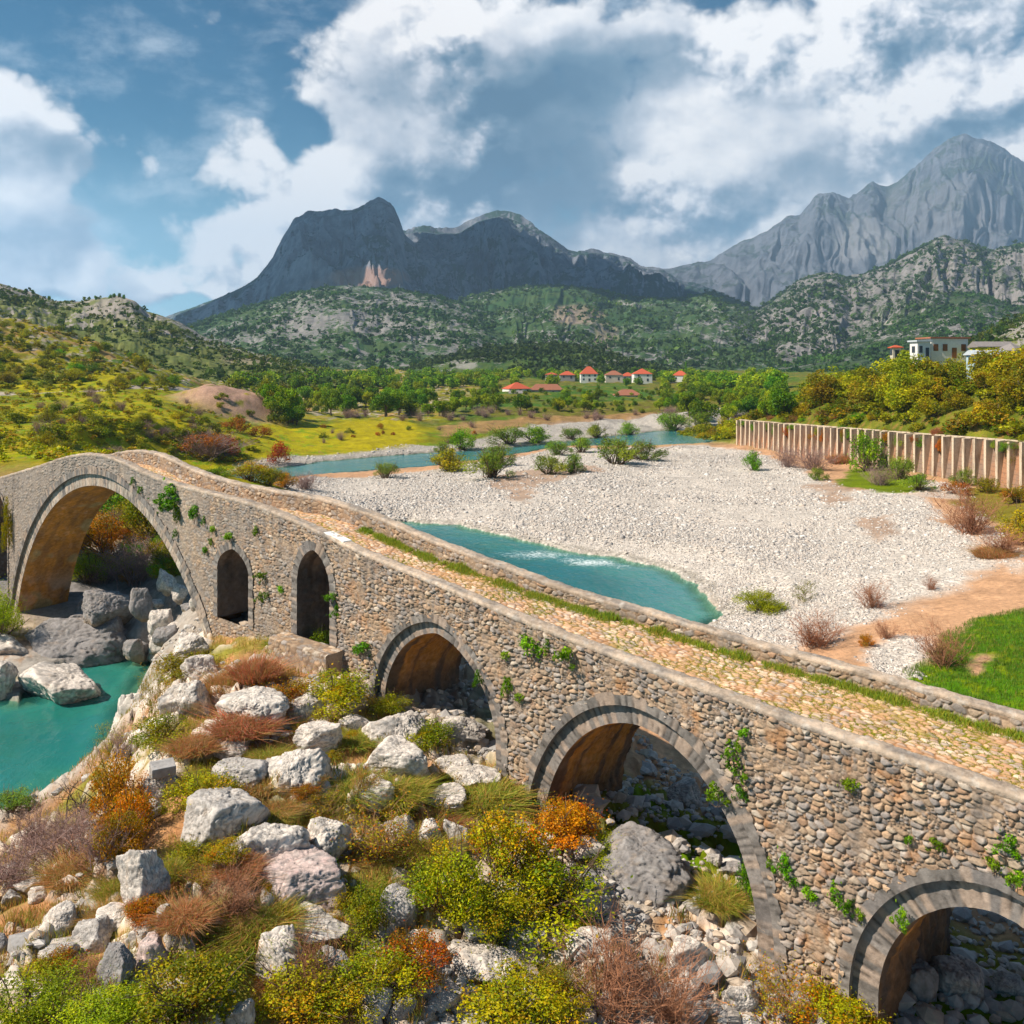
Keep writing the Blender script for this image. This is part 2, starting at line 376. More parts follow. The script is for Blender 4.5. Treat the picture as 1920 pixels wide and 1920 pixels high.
C = lay(C, mask([(1590, 880), (1640, 870), (1700, 895), (1745, 918), (1700, 925), (1640, 922), (1570, 905)], 1.4, .8, 2, .3, 6), (.13, .17, .02))
C = lay(C, mask([(1850, 905), (1960, 930), (1960, 1000), (1880, 990), (1810, 950), (1790, 925)], 2, .8, 3, .2, 8), (.19, .16, .035))
green = mask([(1690, 1275), (1745, 1240), (1775, 1195), (1830, 1165), (1960, 1150), (2100, 1150), (2100, 1400), (1900, 1340)], 2.2, .4, 1.2, .5, 9)
gb = mask([(1820, 1235), (1860, 1228), (1850, 1262), (1825, 1262)], 2.2, .3, .8, .8, 10)
green = green * (1 - gb); C = lay(C, green, lay(np.tile(np.array((.075, .17, .012)), (len(x), 1)), sstep(-.1, .4, n_c), (.16, .20, .02)))
# far bank strips: gravel, yellow meadow, purple scrub ground
G2 = np.maximum(mask([(420, 905), (440, 872), (540, 858), (660, 850), (760, 838), (820, 838), (880, 828), (880, 842), (812, 850), (713, 857), (607, 866), (517, 879)], .6, 1, 2, .1, 11),
    mask([(870, 826), (930, 812), (1000, 800), (1100, 790), (1200, 783), (1260, 782), (1390, 775), (1390, 796), (1320, 802), (1226, 809), (1119, 821), (1034, 831), (927, 842), (880, 840)], 1.0, 1.5, 3, .1, 12))
C = lay(C, G2, (.42, .38, .34)); G = np.maximum(G, G2)
C = lay(C, mask([(635, 800), (700, 792), (780, 797), (790, 815), (770, 828), (640, 838)], 2, 2, 4, .1, 13), (.34, .28, .02))
C = lay(C, mask([(820, 800), (900, 795), (1000, 787), (1200, 775), (1260, 778), (1000, 797), (880, 812), (830, 815)], 1.5, 2, 3, .1, 14) * .8, (.33, .2, .11))
heap = np.exp(-(((x + 70) / 15) ** 2 + ((y - 228) / 18) ** 2) ** 3)
C = lay(C, heap * sstep(-.4, -.1, n_b + .1), (.40, .26, .20))
# track along the left hillside
rd = [plan([(x0, 735)], z0)[0] for x0, z0 in ()]
road_pts = np.array([((px - CX) / F * D, D) for px, D in ((-60, 214), (60, 219), (150, 226), (230, 236), (290, 248), (340, 262), (380, 280))])
rdist = np.full(x.shape, 1e9)
for a, b in zip(road_pts[:-1], road_pts[1:]):
    e = b - a; t = np.clip(((x - a[0]) * e[0] + (y - a[1]) * e[1]) / (e @ e), 0, 1); rdist = np.minimum(rdist, np.hypot(x - a[0] - e[0] * t, y - a[1] - e[1] * t))
C = lay(C, sstep(3.0, 1.6, rdist), (.40, .34, .28))
sdw = water_sd(x, y)
# bare rock of the steep banks beside the pool, wet river bed
stp = sstep(75, 60, y) * sstep(4.0, 1.0, sdw) * sstep(0, -6, x)
C = lay(C, stp * sstep(-.3, .1, n_c + .2), (.34, .31, .28))
C = lay(C, sstep(.15, -.1, sdw), (.13, .17, .11)); C = lay(C, sstep(-.0, .9, sdw) * sstep(1.6, .4, sdw) * (y > 58), (.27, .24, .2))
hb = sstep(.5, 2, (x - WL[0]) * WN[0] + (y - WL[1]) * WN[1]) * sstep(100, 120, y) * sstep(260, 220, y)
C = lay(C, hb, (.10, .12, .02)); C = lay(C, hb * sstep(.0, .3, n_b), (.15, .15, .03)); C = lay(C, hb * sstep(.1, .35, n_c), (.20, .13, .05))
TERC = np.clip(C * (1 + .25 * n_c[:, None] + .2 * n_b[:, None]), .005, .8)

m, q, out = new_mat('terrain soil'); c = coords(q)
gmask = q.attr('Gravel', 'Fac')
v1 = q.n('ShaderNodeTexVoronoi', None, Vector=c, Scale=4.); v2 = q.n('ShaderNodeTexVoronoi', None, Vector=c, Scale=9.)
peb = q.mix(q.ramp(q.noise(c, .35, 3), .42, .58), v1.outputs['Color'], v2.outputs['Color'])
pv = q.n('ShaderNodeSeparateColor', None, Color=peb).outputs[0]
pf = q.ramp(pv, 0, 1, .62, 1.3, False)
n1 = q.noise(c, 3.0, 8, .7); n2 = q.noise(c, .3, 5, .6)
ff = q.m('ADD', q.ramp(n1, .25, .75, .6, 1.4, False), q.ramp(n2, .3, .7, -.2, .2, False))
sc_ = q.n('ShaderNodeMix', None, Factor=gmask, A=ff, B=pf).outputs[0]
colr = q.vm('SCALE', q.n('ShaderNodeHueSaturation', None, Saturation=1.14, Color=q.attr('Col')).outputs[0]); q.put(colr.node.inputs['Scale'], sc_)
ph = q.mix(q.ramp(q.noise(c, .35, 3), .42, .58), v1.outputs['Distance'], v2.outputs['Distance'])
hh = q.n('ShaderNodeMix', None, Factor=gmask, A=n1, B=q.m('SUBTRACT', 1., ph)).outputs[0]
surf(q, out, colr, .95, hh, .15, .7, .12)
M_TERR = m
ter = mesh('ground', np.stack([x, y, z], 1), grid_faces(NR, NA), M_TERR, {'Col': TERC, 'Gravel': G}, True)
tag(ter, kind='structure')

# ------------------------------------------------------------------ river
m, q, out = new_mat('river water'); c = coords(q)
cs = q.vm('MULTIPLY', c, (1, .55, 1))
w1 = q.noise(cs, 1.6, 5, .6, .4); w2 = q.noise(cs, .5, 3, .5)
hgt = q.m('ADD', q.m('MULTIPLY', w1, .5), w2)
deep = q.attr('Deep', 'Fac'); foam = q.attr('Foam', 'Fac')
fm = q.ramp(q.m('ADD', q.m('MULTIPLY', q.noise(q.vm('MULTIPLY', c, (.7, 1.3, 1)), 2.8, 9, .78, 1.6), 1.0), q.m('MULTIPLY', foam, .34)), .80, .95)
colr = q.mix(deep, rgb((.06, .30, .22)), rgb((.001, .105, .095)))
colr = q.mix(q.ramp(q.noise(c, .2, 6, .65), .38, .62), colr, q.mix(.5, colr, rgb((.004, .14, .16))))
colr = q.mix(q.attr('Pale', 'Fac'), colr, rgb((.07, .27, .28)))
colr = q.mix(fm, colr, rgb((.8, .85, .85)))
p = q.n('ShaderNodeBsdfPrincipled', None, Base_Color=colr, Roughness=q.ramp(fm, 0, 1, .09, .6), IOR=1.33)
b = q.n('ShaderNodeBump', None, Strength=.8, Distance=.16, Height=hgt); q.t.links.new(b.outputs[0], p.inputs['Normal'])
tr = q.n('ShaderNodeBsdfTransparent', None, Color=(.75, .95, .9, 1)); mx = q.n('ShaderNodeMixShader', None, Fac=q.ramp(deep, 0, .6, .2, 1.))
q.t.links.new(tr.outputs[0], mx.inputs[1]); q.t.links.new(p.outputs[0], mx.inputs[2]); q.t.links.new(mx.outputs[0], out.inputs['Surface'])
ra = np.geomspace(24, 330, 360); aa = np.linspace(-math.radians(46), math.radians(24), 420)
R2, A2 = np.meshgrid(ra, aa, indexing='ij'); wx, wy = (np.tan(A2) * R2).ravel(), R2.ravel()
ws = water_sd(wx, wy)
f = grid_faces(len(ra), len(aa)); keep = (ws[f] < 1.2).any(1)
fo = np.zeros_like(wx)
for (px, py, rx, ry, a) in ((1010, 1040, 7, 4, .9), (1110, 1055, 4.5, 3, 1.0), (1160, 1062, 3.5, 2.2, .8), (930, 1020, 6, 3, .6), (1075, 1050, 3, 2, .9), (870, 1000, 8, 3, .45)):
    X0, Y0 = plan([(px, py)])[0]; fo = np.maximum(fo, 1.15 * a * np.exp(-((wx - X0) / rx) ** 2 - ((wy - Y0) / ry) ** 2))
fo = np.maximum(fo, .38 * sstep(130, 150, wy))
V, Fc, d_, f_, p_ = compact(np.stack([wx, wy, wx * 0], 1), f[keep], .62 * sstep(.2, -2.2, ws) + .38 * sstep(-1.5, -8, ws + 2.5 * fbm2(wx * .12, wy * .12, 3, 97)), fo, sstep(110, 150, wy) * .75)
riv = mesh('river', V, Fc, m, {'Deep': d_, 'Foam': f_, 'Pale': p_}, True); tag(riv, kind='structure')

# ------------------------------------------------------------------ loose pebbles on the bar and rubble on the bank (nobody could count them)
ICO_V = np.array([(0, 0, -1), (.7236, -.5257, -.4472), (-.2764, -.8506, -.4472), (-.8944, 0, -.4472), (-.2764, .8506, -.4472), (.7236, .5257, -.4472), (.2764, -.8506, .4472), (-.7236, -.5257, .4472), (-.7236, .5257, .4472), (.2764, .8506, .4472), (.8944, 0, .4472), (0, 0, 1)])
ICO_F = np.array([(0, 2, 1), (1, 0, 5), (0, 3, 2), (0, 4, 3), (0, 5, 4), (1, 5, 10), (2, 1, 6), (3, 2, 7), (4, 3, 8), (5, 4, 9), (1, 10, 6), (2, 6, 7), (3, 7, 8), (4, 8, 9), (5, 9, 10), (6, 10, 11), (7, 6, 11), (8, 7, 11), (9, 8, 11), (10, 9, 11)])
def stones(P, size, flat, cols):
    n = len(P); k = len(ICO_V)
    V = np.tile(ICO_V, (n, 1, 1)) * (1 + rng.uniform(-.3, .3, (n, k, 1)))
    V = V * (size[:, None, None] * rng.uniform(.7, 1.3, (n, 1, 3)) * np.array([1, 1, flat]))
    t = rng.uniform(0, 6.28, n); c, s = np.cos(t)[:, None], np.sin(t)[:, None]
    V = np.stack([V[..., 0] * c - V[..., 1] * s, V[..., 0] * s + V[..., 1] * c, V[..., 2]], -1) + P[:, None, :]
    Fc = (ICO_F[None] + (np.arange(n) * k)[:, None, None]).reshape(-1, 3)
    return V.reshape(-1, 3), Fc, np.repeat(cols * .94, k, 0)
M_PEB = mat_attr('pebble stone', 8., .2, .9, .3)
wgt = np.clip(G, 0, 1) * (.15 + sstep(-.25, .2, n_a + .35 * n_b)) * (y > 45) * (y < 200) * sdw.clip(0, 1)
areas = (TY.ravel() ** 2)          # equal numbers per patch of view, so nearer ground gets more stones
idx = rng.choice(len(x), 80000, p=wgt / wgt.sum())
jx = rng.uniform(-.5, .5, len(idx)) * y[idx] * .0017; jy = rng.uniform(-.5, .5, len(idx)) * y[idx] * .0066
P = np.stack([x[idx] + jx, y[idx] + jy, z[idx] + .02], 1)
sz_ = np.clip(rng.lognormal(-2.75, .5, len(idx)), .035, .34) * np.clip(P[:, 1] / 85, .75, 1.35)
cl = pal(rng.random(len(idx)), [(.62, .56, .51), (.55, .49, .44), (.66, .62, .58), (.45, .40, .36), (.60, .51, .44), (.38, .35, .33)]) * rng.uniform(.85, 1.1, (len(idx), 1))
V, Fc, cc = stones(P, sz_, .55, cl)
o = mesh('pebbles', V, Fc, M_PEB, {'Col': cc}, True); tag(o, 'pale rounded pebbles spread over the gravel bar', 'pebbles', kind='stuff')
# ------------------------------------------------------------------ the stone bridge
def arch_path(c, a, zs, rise, zb, pt=0.0, n=60):
    """intrados line from the left foot over the crown to the right foot"""
    th = np.linspace(np.pi, 0, n); qx = np.cos(th); qz = np.sin(th)
    qz = qz * (1 - pt) + pt * (1 - np.abs(qx)) * 1.0
    S = c + a * qx; Z = zs + rise * qz
    k = max(2, int((zs - zb) / .35))
    zl = np.linspace(zb, zs, k + 1)[:-1]
    if zs - zb > .05:
        S = np.concatenate([np.full(k, c - a), S, np.full(k, c + a)]); Z = np.concatenate([zl, Z, zl[::-1]])
    # resample evenly
    L = np.concatenate([[0], np.cumsum(np.hypot(np.diff(S), np.diff(Z)))]); t = np.linspace(0, L[-1], int(L[-1] / .06) + 2)
    S, Z = np.interp(t, L, S), np.interp(t, L, Z)
    ds, dz = np.gradient(S), np.gradient(Z)
    for _ in range(3): ds = np.convolve(np.pad(ds, 2, 'edge'), np.ones(5) / 5, 'valid'); dz = np.convolve(np.pad(dz, 2, 'edge'), np.ones(5) / 5, 'valid')
    l = np.hypot(ds, dz); return S, Z, -dz / l, ds / l, t
# centre, half span, springing, rise, foot, pointedness, inner ring, outer ring, label
ARCH = [(1.05, 13.6, -2.4, 13.65, -2.5, 0.0, .66, .36, 'wide main arch over the pool'),
        (-15.4, 2.1, 7.0, 2.3, 3.0, .1, .35, .2, 'dark arch at the left end'),
        (15.05, 1.3, 8.8, .98, 6.55, .24, .0, .36, 'small pointed window arch'),
        (21.1, 1.1, 9.1, 1.46, 4.6, .12, .0, .42, 'tall narrow arch'),
        (28.1, 2.8, 5.55, 3.1, 2.6, .12, .42, .26, 'rounded arch above the boulders'),
        (36.45, 3.6, 3.1, 4.65, 1.0, .03, .54, .30, 'broad arch beside the olive bushes'),
        (45.5, 2.45, 3.2, 3.05, .6, .05, .60, .28, 'arch cut by the lower right corner')]
M_WALL = mat_attr('rubble masonry', 14., .28, .92, .55, .025, 30, sat=1.15)
M_RING = mat_attr('dressed arch stone', 9., .3, .9, .6, .03, 16)
M_SOFF = mat_attr('vault stone', 5., .35, .92, .7, .05, 9, sat=1.2)
M_COPE = mat_plain('coping mortar', (.40, .335, .28), .9, 5., .25, .5)
M_COPE2 = mat_attr('worn coping', 7., .35, .93, .8, .05, 9)
M_DECK = mat_attr('cobble paving', 16., .22, .9, .4, .02, 30, sat=1.12)
bridge = empty('stone_bridge', tuple(B(1., 1.6, 0.)))
tag(bridge, 'old arched stone bridge with a cobbled deck crossing the pool and rocky bank', 'bridge')
binv = Vector(bridge.location)
def bpart(name, V, Fc, mat, attrs, parent=None, smooth=True, label=None):
    V = np.asarray(V, float).reshape(-1, 3) - np.array(binv)
    o = mesh(name, V, Fc, mat, attrs, smooth, parent or bridge)
    if label: o['label'] = label
    return o

STONE = [(.40, .29, .205), (.32, .235, .17), (.47, .37, .28), (.25, .23, .225), (.34, .31, .295), (.27, .175, .115), (.43, .29, .19), (.19, .18, .185), (.52, .45, .38), (.37, .225, .145), (.30, .27, .25), (.45, .31, .21)]
MORT = np.array((.29, .215, .16))
def masonry(s, v, w=.36, h=.22, seed=1, grow=0.0):
    """rubble wall: s along, v up (m) -> relief height, colour"""
    sx = s + .17 * fbm2(s * 1.1, v * 1.1, 3, seed + 60); vy = v + .11 * fbm2(s * .9, v * .9, 2, seed + 61)
    f1, f2, r1, r2, r3 = voronoi(sx / w, vy / h, seed, .8)
    e = f2 - f1
    h1 = sstep(.02, .32, e) * (.55 + .75 * r2)
    # smaller filler stones
    g1, g2, q1, q2, q3 = voronoi(sx / (w * .45), vy / (h * .5), seed + 30, .8)
    small = r3 > .74
    h2 = sstep(.02, .35, g2 - g1) * (.35 + .6 * q2)
    hh = np.where(small, h2 * sstep(.0, .12, e) * .9, h1)
    col = (.66 * pal(np.where(small, q1, r1), STONE) + .34 * np.array((.36, .285, .225))) * (.82 + .36 * np.where(small, q3, r2))[:, None]
    smear = sstep(.05, .3, fbm2(s * .8, v * .8, 4, seed + 15)); hh = hh * (1 - .6 * smear) + .25 * smear * (.5 + fbm2(s * 4, v * 4, 3, seed + 16))
    k = (sstep(.12, .42, hh) * (1 - .45 * smear))[:, None]
    MORT_ = MORT * (1 + .35 * smear[:, None])
    col = MORT_ * (.8 + .25 * fbm2(s * 6, v * 6, 2, seed + 5)[:, None]) * (1 - k) + col * k
    hh = hh + .12 * fbm2(s * 9, v * 9, 3, seed + 9)
    return hh, col

def weather(s, z, top):
    """grey lichen and dark run-off stains, ochre patches"""
    n1 = fbm2(s * .35, z * .35, 4, 71); n2 = fbm2(s * 1.4, z * .28, 4, 72); n3 = fbm2(s * .9, z * .9, 4, 73)
    grey = np.clip(sstep(-.1, .3, n1 + .15 - .014 * (s - 10)) * .7 + sstep(.12, .4, n2) * .45, 0, .8)
    rust = sstep(.2, .45, n3) * sstep(12, 30, s) * .45
    return grey, rust

def pdk(s): return np.interp(s, [14, 24, 32], [.78, .70, .50])     # how far the deck lies below the parapet
# near face (spandrel wall and the parapet above it), cut out at the arches
sg = [-36.0]
while sg[-1] < 55:
    D = max(BP[1] + BD[1] * sg[-1], 12); sg.append(sg[-1] + D * .00105)
sg = np.array(sg); NV = 310
Hs = np.interp(sg, [-36, -24, -9, -4, 4, 9, 14, 20, 60], [9, 14.5, 14.5, 4.5, 4.5, 12, 8.5, 7.2, 7.4])
vv = np.linspace(0, 1, NV)
S2 = np.repeat(sg[None], NV, 0); TP = ztop(S2); Z2 = TP - .10 - vv[:, None] * Hs[None]
S1, Z1 = S2.ravel(), Z2.ravel()
depth = (TP.ravel() - Z1)
hgt1, col1 = masonry(S1, Z1, .25, .145, 1)
hgt2, col2 = masonry(S1, depth * 1.0 + S1 * .0, .23, .13, 2)          # parapet courses follow the slope of the deck
kp = sstep(1.0, .9, depth)[:, None]
big = sstep(30, 38, S1)
hgtF = hgt1 * (1 - kp[:, 0]) + hgt2 * kp[:, 0]; colF = col1 * (1 - kp) + col2 * kp
# coursed, squarer blocks round the main arch
hgt3, col3 = masonry(S1, depth, .36, .17, 5); kc = sstep(13.5, 9, S1)[:, None] * .9
hgtF = hgtF * (1 - kc[:, 0]) + hgt3 * 1.3 * kc[:, 0]; colF = colF * (1 - kc) + (col3 * .5 + .5 * np.array((.33, .285, .245))) * kc
gy, ru = weather(S1, Z1, TP.ravel())
colF = colF * (1 - gy[:, None] * .85) + (np.array((.15, .138, .13)) + .25 * colF) * gy[:, None] * .85
drp = sstep(.0, .35, fbm2(S1 * 2.2, Z1 * .22, 4, 76)) * sstep(3.2, .4, depth) * .55; colF = colF * (1 - drp[:, None]) + np.array((.13, .115, .105)) * drp[:, None]
colF = colF * (1 - ru[:, None]) + np.array((.36, .17, .07)) * ru[:, None]
relief = (.035 + .05 * sstep(8, 30, S1)) * hgtF
VF = B(S1, -relief, Z1)
inside = np.zeros(S1.shape, bool); paths = []
for (c, a, zs, rise, zb, pt, ri, ro, lb) in ARCH:
    S, Z, ns, nz, t = arch_path(c, a, zs, rise, zb, pt); paths.append((S, Z, ns, nz, t))
    r = max(ri + ro - .15, .05)
    poly = list(zip(S + ns * r, Z + nz * r)); poly = poly[::3] + [poly[-1]]
    m_ = (np.abs(S1 - c) < a + 1.5)
    inside[m_] |= sd_poly(S1[m_], Z1[m_], poly) < 0
fF = grid_faces(NV, len(sg)); ok = ~inside[fF].any(1)
par = np.repeat((vv[:-1, None] * Hs[None, :-1] + .1 < .85), 1, 0).ravel()
for nm, kk in (('parapet', ok & par), ('spandrel_wall', ok & ~par)):
    V, Fc, cc = compact(VF, fF[kk], colF)
    o_ = bpart(nm, V, Fc[:, ::-1], M_WALL, {'Col': cc})
    if nm == 'parapet': near_par = o_

# arches: dressed rings and the vault behind them
for (c, a, zs, rise, zb, pt, ri, ro, lb), (S, Z, ns, nz, t) in zip(ARCH, paths):
    vw = .15 if a < 2 else (.17 if a < 6 else .22)
    def ring(r0, r1, w0, seed, cbase, name, parent, under=None):
        nr = max(5, int((r1 - r0) / .045)); rr_ = np.linspace(r0, r1, nr)
        T2, R2_ = np.meshgrid(t, rr_, indexing='ij'); i = np.arange(len(t))[:, None]
        tt = T2 / vw + .18 * noise2(T2 * 2, R2_ * 3, seed); k = np.floor(tt); f = tt - k
        rnd = hsh(k, k * 0 + seed, seed); rnd2 = hsh(k, k * 0 + 3, seed + 4)
        joint = sstep(0, .12, np.minimum(f, 1 - f)); h = joint * (.7 + .6 * rnd) * .022 + .012 * fbm2(T2 * 5, R2_ * 5, 3, seed + 2)
        edge = ro * 0 + r1 + (rnd - .5) * (.14 if under is None else .02)
        sc = np.where(R2_ > r0 + 1e-6, r0 + (R2_ - r0) * (edge - r0) / (r1 - r0), R2_)
        ss = S[:, None] + ns[:, None] * sc; zz = Z[:, None] + nz[:, None] * sc
        V = B(ss, w0 - h, zz).reshape(-1, 3)
        st = sstep(.0, .4, fbm2(ss * 1.0, zz * .6, 4, seed + 8))[..., None]
        col = np.array(cbase) * (.68 + .64 * rnd2[..., None]) * (1 - st) + np.array((.175, .155, .145)) * (.8 + .4 * rnd[..., None]) * st
        pk = (sstep(.62, .8, rnd) * .55)[..., None]; col = col * (1 - pk) + np.array((.42, .30, .22)) * pk
        jk = joint[..., None] * .65 + .35; col = col * jk
        # return of the ring (its own little soffit), so that the step throws its line of shadow
        nb = 4; wb = np.linspace(w0, (.16 if under is None else 0), nb)
        return bpart(name, V, grid_faces(len(t), nr)[:, ::-1], M_RING, {'Col': col.reshape(-1, 3)}, parent), ss, zz
    wo, wi = -.055, .13
    # vault
    w_end = float(bwid(np.array([c]))[0])
    nw = max(24, int((w_end - wi) / .08)); ww = np.linspace(0, 1, nw)
    T2, W2_ = np.meshgrid(t, ww, indexing='ij'); bw = bwid(S)[:, None] * np.ones((1, nw))
    w0v = wi if ri > 0 else wo
    Wm = w0v + (bw - w0v + .05) * W2_
    hv, cv = masonry(T2.ravel(), Wm.ravel(), .5 if a > 5 else .34, .3 if a > 5 else .2, 21); hv = hv.reshape(T2.shape); cv = cv.reshape(T2.shape + (3,))
    amp = (.03 if a > 5 else .06) * sstep(0, .06, W2_); rough = fbm2(T2 * 1.1, Wm * 1.1, 4, 33) * (.05 if a > 5 else .13) * sstep(0, .15, W2_)
    off = -(hv * amp + rough)
    Vv = B(S[:, None] + ns[:, None] * off, Wm, Z[:, None] + nz[:, None] * off).reshape(-1, 3)
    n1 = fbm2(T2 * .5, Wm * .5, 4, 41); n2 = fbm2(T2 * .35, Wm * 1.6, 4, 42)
    oc = np.array((.56, .25, .08)) if a > 2.3 else np.array((.20, .16, .14))  # orange base puts warm bounce light into the vault colour
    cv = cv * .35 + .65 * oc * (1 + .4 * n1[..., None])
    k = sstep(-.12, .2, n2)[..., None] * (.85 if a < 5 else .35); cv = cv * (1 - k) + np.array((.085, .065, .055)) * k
    if a < 5: k = (sstep(zs + rise * .62, zs, Z)[:, None] * sstep(-.5, .1, n1 + .2) * .75)[..., None]; cv = cv * (1 - k) + np.array((.10, .08, .07)) * k  # darkens the lower vault sides, shade put into the colour
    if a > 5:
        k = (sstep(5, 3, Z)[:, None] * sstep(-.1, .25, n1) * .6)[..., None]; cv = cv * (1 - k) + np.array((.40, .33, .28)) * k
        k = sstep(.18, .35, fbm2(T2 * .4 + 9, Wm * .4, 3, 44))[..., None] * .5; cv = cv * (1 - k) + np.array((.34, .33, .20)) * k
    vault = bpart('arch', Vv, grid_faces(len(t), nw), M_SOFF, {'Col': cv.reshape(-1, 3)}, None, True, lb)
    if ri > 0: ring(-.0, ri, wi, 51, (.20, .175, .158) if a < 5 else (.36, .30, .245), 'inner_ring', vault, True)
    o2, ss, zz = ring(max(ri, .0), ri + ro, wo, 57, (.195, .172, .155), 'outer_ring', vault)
    if ri > 0:                                   # underside of the proud ring
        wbk = np.linspace(wo, wi + .02, 4); Sb = (S + ns * ri)[:, None] + 0 * wbk; Zb = (Z + nz * ri)[:, None] + 0 * wbk
        Vb = B(Sb, np.tile(wbk, (len(t), 1)), Zb).reshape(-1, 3)
        bpart('ring_underside', Vb, grid_faces(len(t), 4), M_RING, {'Col': np.tile(np.array((.2, .18, .165)), (len(Vb), 1))}, vault)

# sill wall inside the small window arch
def block(c0, c1, parent, name, mat, local=True):
    pass
# deck
sd_ = sg[(sg > -35.9)]; nd = 110
DV = np.linspace(0, 1, nd); Sd = np.repeat(sd_[None], nd, 0); wd0 = .40; Wd = wd0 + (bwid(Sd) - .40 - wd0) * DV[:, None]
f1, f2, r1, r2, r3 = voronoi(Sd.ravel() / .27, Wd.ravel() / .17, 81, .85)
h = sstep(.03, .4, f2 - f1) * (.5 + .7 * r2)
col = pal(r1, [(.60, .385, .255), (.66, .47, .335), (.54, .33, .215), (.46, .335, .26), (.68, .53, .41), (.55, .36, .24), (.42, .335, .28)]) * (.85 + .3 * r3)[:, None]
mo = np.array((.36, .20, .11)); gm = sstep(-.3, .1, fbm2(Sd.ravel() * .6, Wd.ravel() * .9, 4, 83) + .12 * sstep(26, 40, Sd.ravel()) - .12)
mo = mo * (1 - gm[:, None]) + np.array((.20, .19, .02)) * gm[:, None]
k = sstep(.12, .4, h)[:, None]; k = k * (1 - .55 * sstep(.25, .5, fbm2(Sd.ravel() * .8, Wd.ravel() * .8, 3, 84))[:, None] * sstep(22, 30, Sd.ravel())[:, None])
col = mo * (1 - k) + col * k
og = sstep(.0, .35, fbm2(Sd.ravel() * .25, Wd.ravel() * .5, 3, 85))[:, None] * .3; col = col * (1 - og) + np.array((.52, .31, .15)) * og
Vd = B(Sd.ravel(), Wd.ravel(), ztop(Sd.ravel()) - pdk(Sd.ravel()) + .04 * h + .05 * fbm2(Sd.ravel() * .7, Wd.ravel() * .7, 3, 86))
bpart('deck', Vd, grid_faces(nd, len(sd_)), M_DECK, {'Col': col})
# inner faces of the parapets, outer face of the far side
def strip(w_of_s, z0, z1, n, seed, flip, name, parent=None, sgn=1, amp=.05, ss=None):
    ss = sd_ if ss is None else ss
    v = np.linspace(0, 1, n); Sx = np.repeat(ss[None], n, 0).ravel(); zt = ztop(Sx)
    Zx = zt + z0 + (z1 - z0) * np.repeat(v, len(ss))
    h, c = masonry(Sx, (Zx - zt), .30, .18, seed)
    gy, ru = weather(Sx + 40, Zx, zt); c = c * (1 - gy[:, None] * .5) + np.array((.24, .22, .2)) * gy[:, None] * .5
    V = B(Sx, w_of_s(Sx) + sgn * amp * h, Zx); Fc = grid_faces(n, len(ss))
    return bpart(name, V, Fc[:, ::-1] if flip else Fc, M_WALL, {'Col': c}, parent)
strip(lambda s: s * 0 + .42, -.9, -.1, 16, 91, True, 'parapet_inner_face', near_par, 1)
far_par = strip(lambda s: bwid(s) - .42, -.9, -.1, 30, 92, False, 'parapet', None, -1)
sc_s = sd_[::3]
strip(lambda s: bwid(s) + .0, -1.2, -.1, 12, 93, True, 'parapet_outer_face', far_par, 1, .05, sc_s)
# far spandrel wall with its openings
vb = np.linspace(0, 1, 90); Sb = np.repeat(sc_s[None], 90, 0); Hb = np.interp(sc_s, sg, Hs); Zb = ztop(Sb) - .9 - vb[:, None] * Hb[None]
h, c = masonry(Sb.ravel(), Zb.ravel(), .36, .22, 95); Vb = B(Sb.ravel(), bwid(Sb.ravel()) + .05 * h, Zb.ravel())
ins = np.zeros(Sb.size, bool)
for (c0, a, zs, rise, zb, pt, ri, ro, lb), (S, Z, ns, nz, t) in zip(ARCH, paths):
    poly = list(zip(S, Z))[::3] + [(S[-1], Z[-1])]; m_ = np.abs(Sb.ravel() - c0) < a + 1; ins[m_] |= sd_poly(Sb.ravel()[m_], Zb.ravel()[m_], poly) < .0
fb = grid_faces(90, len(sc_s)); V, Fc, cc = compact(Vb, fb[~ins[fb].any(1)], c)
bpart('spandrel_wall', V, Fc, M_WALL, {'Col': cc})
# copings: a rounded mortar cap in long pieces with a slightly wavering edge
def coping(wc, name, parent, seed):
    prof = np.array([(-.225, -.13), (-.25, -.05), (-.235, .0), (-.18, .025), (-.08, .034), (.02, .03), (.12, .03), (.2, .015), (.23, -.02), (.24, -.06), (.22, -.13)])
    ss = sg[::2][sg[::2] > -35.9]; n = len(prof)
    Sx = np.repeat(ss[:, None], n, 1); j = fbm2(Sx * 1.2, Sx * 0 + prof[:, 0] * 2, 5, seed, .65) * .14 + fbm2(Sx * .25, Sx * 0 + 3, 2, seed + 1) * .04
    W = (wc(Sx) + prof[None, :, 0] * (1 + j)); Zc = ztop(Sx) + prof[None, :, 1] + fbm2(Sx * 1.5, W * 1.5, 5, seed + 2, .65) * .075
    jt = sstep(.0, .015, np.abs(((Sx / 1.9 + .3 * hsh(np.floor(Sx / 9), np.floor(Sx / 9) * 0, seed)) % 1) - .5)); Zc = Zc - (1 - jt) * .02 * (prof[None, :, 1] > 0)
    kk = np.floor(Sx / 1.9 + .5); rn = hsh(kk, kk * 0 + 1, seed + 6)
    st = sstep(-.1, .4, fbm2(Sx * .8, W * 3, 4, seed + 3))[..., None]
    col = (np.array((.43, .33, .25)) * (.8 + .4 * rn[..., None])) * (1 - st) + np.array((.25, .21, .18)) * st; sp = sstep(.1, .35, fbm2(Sx * 4, W * 6, 4, seed + 12))[..., None] * .6; col = col * (1 - sp) + np.array((.46, .41, .36)) * sp
    return bpart(name, B(Sx, W, Zc).reshape(-1, 3), grid_faces(len(ss), n)[:, ::-1], M_COPE2, {'Col': col.reshape(-1, 3)}, parent)
coping(lambda s: s * 0 + .20, 'coping', near_par, 101)
coping(lambda s: bwid(s) - .20, 'coping', far_par, 103)
